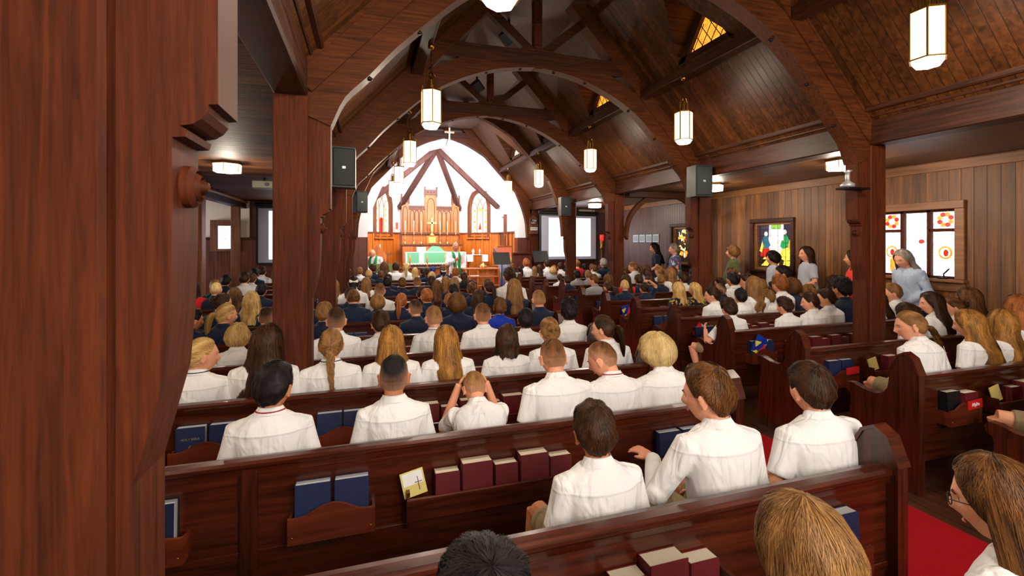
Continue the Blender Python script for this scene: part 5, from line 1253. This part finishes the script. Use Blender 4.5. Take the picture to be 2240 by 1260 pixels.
POSES={'0':dict(lean=7,yaw=0,pitch=4),'a':dict(lean=9,yaw=14,pitch=8),'b':dict(lean=5,yaw=-14,pitch=2,roll=3),'l':dict(lean=8,yaw=48,pitch=6),'r':dict(lean=8,yaw=-50,pitch=4),'d':dict(lean=13,yaw=4,pitch=24),'e':dict(lean=10,yaw=-6,pitch=12,roll=-4,side=2)}
def body(pose,level,extra=None):
    key=(pose,level)
    if extra is None and key in BC: return BC[key]
    r_=make_body(extra or POSES[pose],{0:.0052,1:.008,2:.014}[level]); 
    if extra is None: BC[key]=r_
    return r_
pill={}
def person(loc,s,rz,pose,level,style,hc,top,skin='f',seed=0,bottom='k',ln=None,extra=None,eyes=False,lanyard=None,collar=True,glasses=False,headscale=1):
    skm,tpm,btm,com,HMx,T=body(pose,level,extra)
    e=empty('person',loc,rz); e.scale=(s,s,s)
    inst('body',skm,SK[skin],e); inst('shirt',tpm,CL[top],e); inst('shorts' if not (extra and extra.get('legs')=='stand') else 'trousers',btm,CL[bottom],e)
    if collar and top in 'wnbg': inst('collar',com,CL[top],e)
    if style: inst('hair',hair_mesh(style,level,seed,ln),(HMF if style=='F' else HM)[hc],e,HMx)
    if eyes:
        for s_ in (-1,1):
            if 'eye' not in pill:
                m=MB(); m.ball((0,0,0),(.0105,.0105,.0100),14,10); me=m.mesh('eyeball',True); me.materials.append(None); pill['eye']=me
                m=MB(); m.lathe([(.0066,.0080),(.0062,.0098),(.002,.0108)],(0,0,0),12,'y'); me=m.mesh('iris',True); me.materials.append(None); pill['iris']=me
                m=MB(); m.tube([(-.016,-.004,-.003),(-.006,.004,.002),(.006,.004,.002),(.016,-.003,-.002)],[.0016,.0026,.0026,.0014],6); me=m.mesh('brow',True); me.materials.append(None); pill['brow']=me
            y=inst('eye',pill['eye'],EYEW,e,HMx@Matrix.Translation((s_*.030,.0685,.004)))
            inst('iris',pill['iris'],EYEI,y); inst('eyebrow',pill['brow'],HM[hc],e,HMx@Matrix.Translation((s_*.030,.0835,.024)))
        if 'lip' not in pill:
            m=MB(); m.tube([(-.020,-.006,0),(-.008,.001,.001),(0,.002,0),(.008,.001,.001),(.020,-.006,0)],[.001,.0034,.0036,.0034,.001],6); me=m.mesh('lips',True); me.materials.append(None); pill['lip']=me
        inst('lips',pill['lip'],LIP,e,HMx@Matrix.Translation((0,.0860,-.061)))
    if glasses:
        g=MB()
        for s_ in (-1,1):
            g.tube([(s_*.032+.019*math.cos(a*PI/6),.098,.004+.016*math.sin(a*PI/6)) for a in range(13)],.0016,5); g.tube([(s_*.052,.096,.008),(s_*.078,.05,.008),(s_*.080,-.005,.002)],.0016,5)
        g.tube([(-.013,.100,.006),(.013,.100,.006)],.0016,5); me=g.mesh('glasses',True); me.materials.append(None); inst('glasses',me,M['black'],e,HMx)
    if lanyard:
        n=MB(); P=[]
        for k in range(17):
            a=PI+PI*k/16; P.append(T@Vector((math.cos(a)*.068,-.005+math.sin(a)*.0585,.517+.004*math.sin(a))))
        P=[T@Vector((-.045,.095,.40))]+P+[T@Vector((.045,.095,.40))]; n.tube(P,.0045,6,flat=.5); me=n.mesh('lanyard',True); me.materials.append(None); inst('lanyard',me,lanyard,e)
    return e,HMx,T
EYEW=plain('eye white',srgb(235,232,228),.2); EYEI=plain('iris brown',srgb(50,32,22),.15); LIP=plain('lips',srgb(190,98,88),.45)
LREd=plain('red ribbon',srgb(150,20,40),.5); LBLU=plain('dark blue ribbon',srgb(24,26,60),.5); LROY=plain('blue ribbon',srgb(40,70,170),.5)
BOW=plain('white satin',srgb(240,236,228),.5); BLUESC=plain('light blue scrunchie',srgb(120,150,210),.7)
def bow(e,HMx,z=.02,mat=None,s=1):
    b=MB()
    for sg in (-1,1):
        b.add([(0,-.135,z),(sg*.02*s,-.145,z+.012*s),(sg*.06*s,-.140,z+.035*s),(sg*.068*s,-.132,z),(sg*.05*s,-.14,z-.018*s),(sg*.018*s,-.15,z-.008*s),(sg*.03*s,-.160,z+.006)],[(0,1,6),(1,2,6),(2,3,6),(3,4,6),(4,5,6),(5,0,6)])
        b.tube([(0,-.138,z),(sg*.018,-.146,z-.05),(sg*.032,-.15,z-.13)],[.010,.014,.018],6,flat=.25)
    b.ball((0,-.145,z),.013,8,6); me=b.mesh('bow',True); me.materials.append(None); inst('bow',me,mat or BOW,e,HMx)
rows_used={}
def rowY(i): return Y0+SP*i
def place(row,x,y,w_=None): # head top pixel -> world X and z
    p=px(x,y,Y=rowY(row)+.17); return p
def autorow(x,y):
    best=None
    for i in range(0,13):
        p=px(x,y,Y=rowY(i)+.17); ok=(-2.3<p.x<1.98) or (3.65<p.x<6.25)
        tgt=1.13 if i<9 else 1.10
        c=abs(p.z-tgt)+(0 if ok else .25)
        if best is None or c<best[0]: best=(c,i)
    return best[1]
# (x, y of head top, hair style, hair colour, top, pose, row or None, options)
P_=[
 (433,610,'L','blk','r','0',None),(459,618,'F','pbl','n','0',None),(472,611,'S','lbr','n','a',None),(505,601,'S','blk','n','0',None),(512,628,'L','br','n','a',None),
 (524,595,'S','dbr','w','0',None),(552,598,'S','br','w','b',None),(557,586,'S','blk','n','0',None),(580,583,'S','dbr','w','0',None,dict(lan='r')),(598,586,'L','br','w','b',None),
 (572,619,'S','blk','n','b',None),(487,641,'B','dbr','n','r',None,dict(glasses=1,eyes=1)),(550,637,'L','bld','n','0',5,dict(ln=.26)),(473,665,'P','bld','n','r',4,dict(eyes=1)),(443,674,'S','blk','n','r',4),
 (584,672,'F','dbr','n','0',4),(519,707,'M','bld','w','a',3),(442,739,'P','bld','w','R',2,dict(eyes=1,ln=.34,lan='b')),(584,708,'L','dbr','w','b',2,dict(ln=.36)),(725,719,'R','lbr','w','0',2,dict(lan='b')),
 (697,626,'C','dbr','w','0',None),(687,645,'B','dbr','n','a',5,dict(scr=1)),(710,661,'S','lbr','n','b',4),(737,672,'F','dbr','w','0',3),(782,632,'B','br','n','d',5),(766,629,'S','dbr','n','0',6),
 (769,604,'P','blk','w','0',7,dict(bow=1)),(735,610,'L','lbr','w','0',7),(765,586,'L','dbr','n','0',None),(783,584,'S','lbr','w','0',None),(801,606,'L','lbr','w','0',None),(809,590,'S','bld','n','0',None),(830,592,'S','br','n','0',None),
 (831,619,'F','br','w','0',None),(828,642,'M','lbr','n','a',5),(832,679,'S','dbr','w','a',3),(867,641,'P','gin','n','b',5),(857,712,'L','gold','w','0',2,dict(ln=.36)),
 (849,599,'S','dbr','n','0',None),(870,605,'S','blk','n','0',None),(887,607,'S','br','n','0',None),(841,577,'S','dbr','n','0',None),(861,571,'L','br','w','0',None),(875,574,'S','dbr','w','0',None),(892,575,'P','bld','w','0',None),(897,585,'L','bld','w','0',None),
 (916,586,'P','blk','n','0',None),(925,583,'B','blk','n','0',None,dict(bluebow=1)),(936,586,'S','dbr','n','0',None),(952,580,'S','br','n','0',None),(969,587,'P','blk','w','0',None,dict(bow=1)),(944,594,'M','bld','n','0',None),(939,604,'S','dbr','n','0',None),
 (959,612,'L','br','n','0',None),(976,604,'L','lbr','n','a',None),(996,585,'S','gin','w','0',None),(990,606,'L','lbr','n','b',None),(1014,594,'P','dbr','n','0',None),(1005,619,'P','blk','n','0',None),(921,626,'P','dbr','n','0',None),(939,630,'B','gin','n','a',5),
 (1026,617,'B','br','n','0',None),(1037,612,'S','dbr','n','0',None),(1060,609,'F','br','n','b',None),(1094,614,'P','dbr','n','a',None),(1125,609,'L','lbr','n','0',5,dict(ln=.40)),(1045,632,'L','dbr','n','b',5),(976,641,'F','gin','n','0',5),
 (1000,640,'M','br','n','0',4),(909,655,'F','dbr','n','a',4),(1094,651,'S','br','b','b',4),(1178,634,'F','lbr','n','0',4,dict(skin='f')),(947,669,'F','lbr','w','a',3,dict(lan='r')),(1055,663,'F','br','w','0',3),(1150,675,'S','blk','w','b',3,dict(skin='t')),(1244,652,'W','blk','w','b',3,dict(skin='t')),
 (975,711,'L','gold','w','a',2,dict(ln=.33)),(1110,709,'L','dbr','w','b',2,dict(ln=.13)),(1204,694,'B','lbr','w','e',2),(1319,690,'P','dbr','w','l',2,dict(eyes=1)),
 (889,606,'F','br','n','0',8),
 # right block
 (1105,584,'B','dbr','w','0',None),(1140,576,'S','br','g','0',None),(1150,582,'P','blk','g','0',None),(1166,565,'S','gin','w','0',None),(1171,582,'L','lbr','g','b',None),(1192,567,'S','dbr','w','0',None),(1181,578,'L','dbr','w','0',None),(1209,583,'M','bld','g','b',None),
 (1194,580,'L','gin','w','0',None),(1236,574,'S','dbr','w','0',None),(1256,568,'B','lbr','r','0',None),(1240,566,'S','blk','n','0',None),(1264,591,'S','blk','g','0',None,dict(skin='d')),(1285,591,'S','lbr','g','0',None),(1307,599,'S','br','g','l',None),(1241,602,'S','dbr','n','0',None),
 (1224,605,'P','dbr','w','0',None),(1276,577,'S','blk','n','0',None),(1290,577,'S','br','w','0',None),(1306,579,'L','dbr','n','0',None),(1321,579,'S','br','w','0',None),(1336,581,'S','gin','w','b',None),(1322,599,'L','br','n','0',None),(1327,565,'S','gry','n','0',None),
 (1380,566,'L','blk','n','0',None),(1372,584,'S','br','g','a',None),(1370,599,'L','dbr','r','0',None),(1405,572,'P','lbr','w','l',None),(1365,612,'F','bld','n','b',6),(1332,616,'P','dbr','n','a',6,dict(ln=.12)),
 (1422,580,'L','br','w','0',None),(1447,580,'P','lbr','w','a',None),(1436,590,'L','dbr','n','0',None),(1400,600,'S','dbr','n','0',None),(1425,602,'S','dbr','n','0',None),(1469,584,'S','br','w','0',None),(1470,600,'S','lbr','n','r',None),(1489,584,'L','lbr','w','0',None),(1503,586,'S','blk','n','0',None,dict(skin='d')),
 (1492,599,'S','dbr','w','0',None),(1516,600,'S','lbr','w','r',None),(1484,616,'L','bld','y','0',None,dict(ln=.24)),(1531,617,'L','bld','y','l',None,dict(ln=.22)),(1558,627,'S','dbr','w','l',4),(1562,597,'S','br','n','0',None),(1564,612,'S','dbr','n','0',None),
 (1592,586,'S','br','w','0',None),(1589,607,'S','dbr','n','l',None),(1614,594,'B','blk','w','0',None),(1607,619,'F','blk','n','l',None,dict(skin='d')),(1652,597,'S','dbr','w','l',None),(1640,604,'S','br','w','0',None),(1662,610,'S','lbr','w','a',None),(1681,581,'S','blk','w','l',None),(1670,616,'S','blk','n','l',None,dict(skin='d')),
 (1622,631,'S','blk','w','b',4),(1704,602,'L','lbr','w','b',None),(1720,601,'S','gin','w','0',None),(1739,607,'M','br','n','0',None),(1700,632,'M','lbr','w','a',4),(1716,649,'W','dbr','w','a',3),(1786,604,'C','dbr','w','a',None),(1768,626,'S','lbr','w','l',4),
 (1776,640,'S','dbr','w','l',3),(1806,620,'W','lbr','n','d',4),(1833,630,'S','dbr','w','l',3),(1858,636,'S','lbr','w','l',4),(1850,605,'W','blk','n','0',None,dict(skin='t')),
 (1945,619,'L','br','w','b',None),(2006,617,'S','lbr','w','l',3),(1985,662,'M','dbr','w','a',2),(2068,629,'L','dbr','w','a',3),(2068,636,'L','dbr','w','l',2,dict(eyes=1,ln=.34)),(1990,680,'R','lbr','w','G',1,dict(eyes=1)),
 (2126,627,'L','br','w','0',2),(2158,646,'B','br','w','l',2),(2222,645,'L','gin','w','b',1),(2128,676,'L','gold','w','a',1,dict(ln=.36)),(2192,676,'L','gold','w','b',1,dict(ln=.36)),
]
# near people: (x,y,style,col,top,extra pose,row,opts)
def W_(loc,s,v,rz=0): # world point -> person frame
    q=Vector(v)-Vector(loc); q.rotate(Matrix.Rotation(-rz,3,'Z')); return q/s
# remaining heads placed explicitly
NEAR=[
 (600,793,'S','blk','w',dict(lean=6,yaw=-22,pitch=4,wide=.98),1,dict(skin='t',seed=41,lan='r',label='boy with thick black hair in white shirt, leftmost on the second left-block pew')),
 (862,777,'F','blk','w',dict(lean=5,yaw=-6,pitch=2,wide=.90),1,dict(skin='t',seed=42,label='seated boy with a black skin-fade haircut in a white shirt on the second pew')),
 (1038,812,'F','lbr','w',dict(lean=30,yaw=0,pitch=28,wide=1.12,hands='head'),1,dict(seed=43,label='seated boy with buzzed hair bent forward, both hands clasped on his head')),
 (1210,741,'F','br','w',dict(lean=16,yaw=-5,pitch=14,wide=1.12),1,dict(seed=44,thick=1,label='boy with short brown hair leaning forward, right of the boy holding his head')),
 (1318,747,'F','br','w',dict(lean=15,yaw=42,pitch=22),1,dict(seed=45,eyes=1,lan='r',label='seated boy with an undercut looking down to the left, second pew')),
 (1437,727,'M','pbl','w',dict(lean=12,yaw=16,pitch=12),1,dict(seed=46,label='seated boy with a pale blond mop at the aisle end of second pew')),
 (1300,880,'S','dbr','w',dict(lean=7,yaw=-8,pitch=4,legto=1,open=1),0,dict(seed=47,skin='t',label='seated boy with dark brown hair and bare left knee, leftmost on the nearest pew')),
 (1547,798,'S','br','w',dict(lean=8,yaw=34,pitch=6,hands='reach',sleeve='long'),0,dict(seed=48,eyes=1,label='seated boy turned left, reaching one hand to the red books, nearest pew')),
 (1772,794,'S','dbr','w',dict(lean=9,yaw=-4,pitch=4,wide=1.38),0,dict(seed=49,label='broad-shouldered seated boy with cropped brown hair at the aisle end, nearest pew')),
 (1758,1088,'L','lbr','w',dict(lean=6,yaw=6,pitch=6),-1,dict(seed=50,ln=.2,label='golden brown head of a seated person at bottom, in front of the blue books')),
 (1062,1205,'S','blk','w',dict(lean=6,yaw=0,pitch=6),-1,dict(seed=51,label='top of a black-haired head at the bottom edge of the photo')),
 (2185,998,'L','br','w',dict(lean=10,yaw=22,pitch=10),-1,dict(seed=52,eyes=1,glasses=1,ln=.34,label='brown-haired girl with glasses in profile at the bottom right corner')),
 (1594,652,'W','dbr','w',dict(lean=10,yaw=-4,pitch=8,side=-3,aisle=1),3,dict(seed=53,label='tousled dark-haired boy at the aisle end of a right-block pew, bare knee out')),
 (1408,622,'B','dbr','n',dict(lean=8,yaw=8,pitch=6,side=0,raise_=1),6,dict(seed=54,label='dark-haired girl in a navy top with one arm bent over her head')),
 (2400,700,'S','br','w',dict(lean=10,yaw=10,pitch=8,aisle=1),0,dict(seed=55,label='seated boy cut off by the right edge, only arm and khaki shorts showing')),
]
POSES['R']=dict(lean=7,yaw=-64,pitch=2); POSES['G']=dict(lean=16,yaw=52,pitch=8,legto={-1:((-.12,.40,.10),(-.06,.30,-.33)),1:((.10,.40,.08),(.10,.40,-.34))})
def lvl(row): return 0 if row<=1 else (1 if row<=4 else 2)
def spawn(x,y,pose,row,style,hc,top,seed,o,extra=None,level=None):
    ex=extra; level=lvl(row) if level is None else level
    pp=ex or POSES[pose]
    # head offset for this pose
    lean=pp.get('lean',6); T=Matrix.Translation((0,0,.05))@Matrix.Rotation(R(-lean),4,'X')@Matrix.Rotation(R(pp.get('side',0)),4,'Y')@Matrix.Translation((0,0,-.05))
    Hm=T@Matrix.Translation((0,-.004,.515))@Matrix.Rotation(R(lean*.6),4,'X')@Matrix.Rotation(R(pp.get('yaw',0)),4,'Z')@Matrix.Rotation(R(-pp.get('pitch',4)),4,'X')@Matrix.Rotation(R(pp.get('roll',0)),4,'Y')@Matrix.Translation((0,.022,.100))
    hc_=Hm.translation; seat=.43+.03
    th={'S':.02,'F':.01,'M':.025,'L':.015,'P':.010,'B':.01,'R':.01,'C':.035,'W':.03}.get(style,.0)
    toph=hc_.z+.110+th; s=1
    for _ in range(3):
        Yh=rowY(row)+.172*s+hc_.y*s
        p=px(x,y,Y=Yh); s=max(.80,min(1.22,(p.z-seat)/toph))
    rz=R(random.Random(seed).uniform(-4,4)) if ex is None else 0
    return (p.x-hc_.x*s,rowY(row)+.172*s,seat),s,rz,Hm,T
allp=[]
for k,t in enumerate(P_):
    x,y,st,hc,top,pose,row=t[:7]; o=t[7] if len(t)>7 else {}
    if row is None: row=autorow(x,y)
    loc,s,rz,Hm,T=spawn(x,y,pose,row,st,hc,top,k,o)
    if loc[0]>6.02: loc=(6.02,loc[1],loc[2])
    if -2.25<loc[0]<6.2: 
        if 1.93<loc[0]<2.4: loc=(1.90,loc[1],loc[2])
        elif 2.4<=loc[0]<3.72: loc=(3.74,loc[1],loc[2])
    allp.append([x,y,st,hc,top,pose,row,o,loc,s,rz,k])
# spread people who would sit inside each other on one pew
for _ in range(14):
    for a in allp:
        for b in allp:
            if a is b or a[6]!=b[6]: continue
            d=b[8][0]-a[8][0]; need=.30*(a[9]+b[9])/2
            if 0<=d<need and a[8][0]*b[8][0]>-9:
                m_=(need-d)/2; a[8]=(a[8][0]-m_*.6,a[8][1],a[8][2]); b[8]=(b[8][0]+m_*.6,b[8][1],b[8][2])
def addextras(e,o,Hm,T,st):
    if o.get('bow'): bow(e,Hm,.03)
    if o.get('bluebow'): bow(e,Hm,.06,plain('blue satin',srgb(30,60,190),.5),1.2)
    if o.get('scr'): 
        m=MB(); m.tube([(.028*math.cos(a*PI/6),-.118,.03+.028*math.sin(a*PI/6)) for a in range(13)],.009,6); me=m.mesh('scrunchie',True); me.materials.append(None); inst('scrunchie',me,BLUESC,e,Hm)
SN={'S':'short','F':'cropped','M':'bobbed','L':'long','P':'ponytailed','B':'pinned-up','R':'braided','C':'curly','W':'tousled'}
PN={'l':', turned left','r':', turned right','R':', turned right','G':', turned left','d':', head bowed'}
# order in the pew for the labels
def lab(a):
    blk='left' if a[8][0]<2.8 else 'right'
    mates=sorted([q for q in allp if q[6]==a[6] and ((q[8][0]<2.8)==(blk=='left'))],key=lambda q:q[8][0]); n=mates.index(a)
    ro=ordp[a[6]-(blk=='right')] if a[6]-(blk=='right')>=0 else 'nearest'
    return '%s %s-haired child, %s%s, %s from left on %s %s-block pew'%(SN[a[2]].capitalize(),HN[a[3]].replace(' ','-'),CN.get(a[4],'top'),PN.get(a[5],''),ordp[n].replace('nearest','first'),ro,blk)
for a in allp:
    x,y,st,hc,top,pose,row,o,loc,s,rz,k=a
    lan={'r':LREd,'b':LBLU,None:None}[o.get('lan')]
    if pose in 'RG': body(pose,lvl(row))
    e,Hm,T=person(loc,s,rz,pose,lvl(row),st,hc,top,o.get('skin','t' if hc=='blk' else 'f'),k%4+1 if lvl(row)==2 else k+10,ln=o.get('ln'),eyes=o.get('eyes',0) or pose in 'lrRG',lanyard=lan,glasses=o.get('glasses'),extra=None)
    addextras(e,o,Hm,T,st)
    tag(e,lab(a),'person','seated congregation')
for k,(x,y,st,hc,top,ex,row,o) in enumerate(NEAR):
    loc,s,rz,Hm,T=spawn(x,y,None,row,st,hc,top,0,o,extra=ex)
    if row==-1 and k==9: pass
    if ex.pop('hands',None) == 'head' or ex.get('_h')=='head':
        ex['arms']={}
        for sg in (-1,1):
            w_=Hm@Vector((sg*.098,.035,.055)); el=T@Vector((sg*.21,.26,.40)); d=(Hm@Vector((sg*.030,-.045,.128)))-w_
            ex['arms'][sg]=(el,w_,d,Hm.to_3x3()@Vector((sg*.9,0,.5)))
        ex['abs']=1; ex['curl']=24; ex['hs']=.86
    if k==7:
        tgt=W_(loc,s,px(1428,1000,Y=1.93)); el=W_(loc,s,px(1452,1040,Y=1.72)); 
        sh=T@Vector((-.14,0,.44)); elb=Vector((-.26,.10,.235))
        wr=tgt; d=W_((0,0,0),s,px(1385,975,Y=2.02)-px(1428,1000,Y=1.93))
        ex['arms']={-1:(elb,wr,d,(0,-.2,1)),1:(T@Vector((.205,.02,.22)),T@Vector((.095,.23,.14)),Vector((-.6,1,-.25)),Vector((.5,.2,1)))}; ex['abs']=1; ex['curl']=16
    if ex.pop('aisle',None):
        ex['arms']={-1:((-.36,.12,.20),(-.30,.22,.34),(.3,.6,.5),(-.6,.6,.4)),1:(T@Vector((.205,.02,.22)),T@Vector((.095,.23,.14)),Vector((-.6,1,-.25)),Vector((.5,.2,1)))}; ex['abs']=1; ex['slv']=1.1
        ex['legto']={-1:((-.36,.40,.10),(-.30,.30,-.34)),1:((.10,.40,.08),(.10,.40,-.34))}
    if ex.pop('raise_',None):
        ex['arms']={1:(T@Vector((.30,.02,.66)),T@Vector((.13,.0,.78)),Vector((-1,-.05,.12)),Vector((0,-.4,1))),-1:(T@Vector((-.23,.05,.24)),T@Vector((-.30,.26,.24)),Vector((-.4,1,0)),Vector((0,0,1)))}; ex['abs']=1
    if k==6: ex['legto']={-1:((-.15,.38,.15),(-.215,.30,-.26)),1:((.16,.40,.10),(.16,.42,-.34))}
    elif isinstance(ex.get('legto'),int): ex.pop('legto')
    ex.pop('open',None)
    lan={'r':LREd,'b':LBLU,None:None}[o.get('lan')]
    e,Hm,T=person(loc,s,0,None,0,st,hc,top,o.get('skin','f'),o['seed'],ln=o.get('ln'),extra=ex,eyes=o.get('eyes',0),lanyard=lan,glasses=o.get('glasses'))
    tag(e,o['label'],'person')
# ---------------------------------------------------------------- standing staff along the right wall
def lap_arms(T,front=True): 
    A={}
    for s in (-1,1):
        if front: A[s]=(T@Vector((s*.215,.0,.21)),T@Vector((s*.06,.19,.10)),Vector((-s*.8,.5,-.35)),Vector((s*.3,1,.3)))
        else: A[s]=(T@Vector((s*.235,-.07,.21)),T@Vector((s*.08,-.17,.06)),Vector((-s*.9,-.1,-.3)),Vector((s*.1,-1,.2)))
    return A
STAND=[
 (1433,530,6.6,'L','blk','n','n',dict(yaw=10,pitch=10),58,dict(ln=.36,label='standing woman with long black hair in a navy top by the silver plaques')),
 (1474,533,6.6,'S','gry','f','n',dict(yaw=0,pitch=2,belly=.04,wide=1.15),62,dict(label='standing woman with short grey hair in a teal floral blouse beside the chapel window')),
 (1601,537,6.6,'M','lbr','o','j',dict(yaw=6,pitch=-4,belly=.06,wide=1.35,back=1),50,dict(lan='y',label='standing woman in an olive green top and lanyard, hands behind her back')),
 (1690,549,6.58,'M','blk','p','n',dict(yaw=0,pitch=0),62,dict(label='standing woman with dark wavy hair in a grey top before the figure window')),
 (1763,538,6.6,'L','dbr','p','w',dict(yaw=8,pitch=0,belly=.02),62,dict(ln=.30,label='standing woman with long wavy brown hair in pale grey blouse, right of figure window')),
 (1866,546,6.6,'L','dbr','v','v',dict(yaw=-10,pitch=0),40,dict(label='standing woman in a red ruffled dress, half hidden by the near right post')),
 (1978,543,6.6,'L','gry','l','j',dict(yaw=10,pitch=16,lean=14,sleeve='long',slv=1.1),75,dict(ln=.30,label='older woman with long grey hair in a loose pale blue shirt by large window')),
]
for k,(x,y,X,st,hc,top,bot,ex,rz,o) in enumerate(STAND):
    p=px(x,y,X=X); ex=dict(ex); ex['legs']='stand'; back=ex.pop('back',0); ex.setdefault('lean',2)
    T=Matrix.Translation((0,0,.05))@Matrix.Rotation(R(-ex['lean']),4,'X')@Matrix.Translation((0,0,-.05)); ex['arms']=lap_arms(T,not back); ex['abs']=1
    toph=.515+.100+.110+.015+.845-.02*(ex['lean']>8); s=p.z/toph
    hx,hy=0,.02+.5*math.sin(R(ex['lean'])); rz_=R(rz)
    loc=(p.x+hy*s*math.sin(rz_),p.y-hy*s*math.cos(rz_),.845*s)
    e,Hm,T=person(loc,s,rz_,None,1,st,hc,top,'f',60+k,bottom=bot,ln=o.get('ln'),extra=ex,eyes=1,lanyard=LROY if k in (1,2) else None,collar=False)
    if k in (0,2): 
        b=MB().box(-.03,.03,.115,.120,.17,.25).mesh('name_badge'); b.materials.append(None); inst('name_badge',b,M['white'],e)
    tag(e,o['label'],'person')
# ---------------------------------------------------------------- the two priests
p=px(996,527,Y=12.55)
ex=dict(legs='stand',lean=0,yaw=0,pitch=0,sleeve='long',slv=1.5,skirt=1,abs=1)
T=Matrix.Identity(4)
ex['arms']={-1:(Vector((-.235,-.01,.20)),Vector((-.2,.05,.0)),Vector((0,.1,-1)),Vector((-1,0,0))),1:(Vector((.23,.05,.22)),Vector((.06,.15,.30)),Vector((-.7,.2,.4)),Vector((0,1,0)))}
s=(p.z)/1.62
e,Hm,T=person((p.x,12.55,.845*s),s,PI+R(10),None,1,'F','gry','a','t',80,bottom='a',extra=ex,eyes=1,collar=False)
rb=MB(); rb.lathe([(.15,.12),(.155,.0),(.19,-.3),(.23,-.6),(.25,-.79)],(0,0,0),24); rb=rb.mesh('robe_skirt',True); rb.materials.append(None); inst('robe_skirt',rb,CL['a'],e)
sm=MB()
for sg in (-1,1):
    P=[(sg*.055,-.055,.50),(sg*.075,.0,.515),(sg*.08,.07,.46),(sg*.075,.125,.36),(sg*.06,.13,.2),(sg*.05,.165,.0),(sg*.055,.22,-.3),(sg*.06,.25,-.5)]
    sm.tube(P,[.03,.033,.036,.038,.038,.04,.042,.044],8,flat=.25,side=(1,0,0))
me=sm.mesh('green_stole',True); me.materials.append(None); inst('green_stole',me,CL['s'],e)
cn=MB().tube([(.155*math.cos(a*PI/8),.165*math.sin(a*PI/8)+.0,.02) for a in range(17)],.008,6).mesh('cincture',True); cn.materials.append(None); inst('cincture',cn,M['white'],e)
tag(e,'standing priest in white alb and green stole, one hand on his chest','person')
p=px(821,541,Y=13.72)
ex=dict(lean=14,yaw=-18,pitch=30,sleeve='long',slv=1.35,belly=.07,wide=1.15)
s=(p.z-.84)/.74
e,Hm,T=person((p.x,13.78,.84),s,PI+R(-20),None,1,None,'gry','a','f',81,bottom='a',extra=ex,eyes=1,collar=False)
sm=MB()
for sg in (-1,1):
    P=[T@Vector(v) for v in ((sg*.055,-.055,.50),(sg*.080,.0,.515),(sg*.085,.08,.46),(sg*.08,.15,.36),(sg*.065,.20,.22),(sg*.055,.21,.10))]; sm.tube(P,[.03,.034,.036,.04,.042,.042],8,flat=.25,side=(1,0,0))
me=sm.mesh('green_stole',True); me.materials.append(None); inst('green_stole',me,CL['s'],e)
tag(e,'bald priest in white alb and green stole seated at left, head bowed','person')
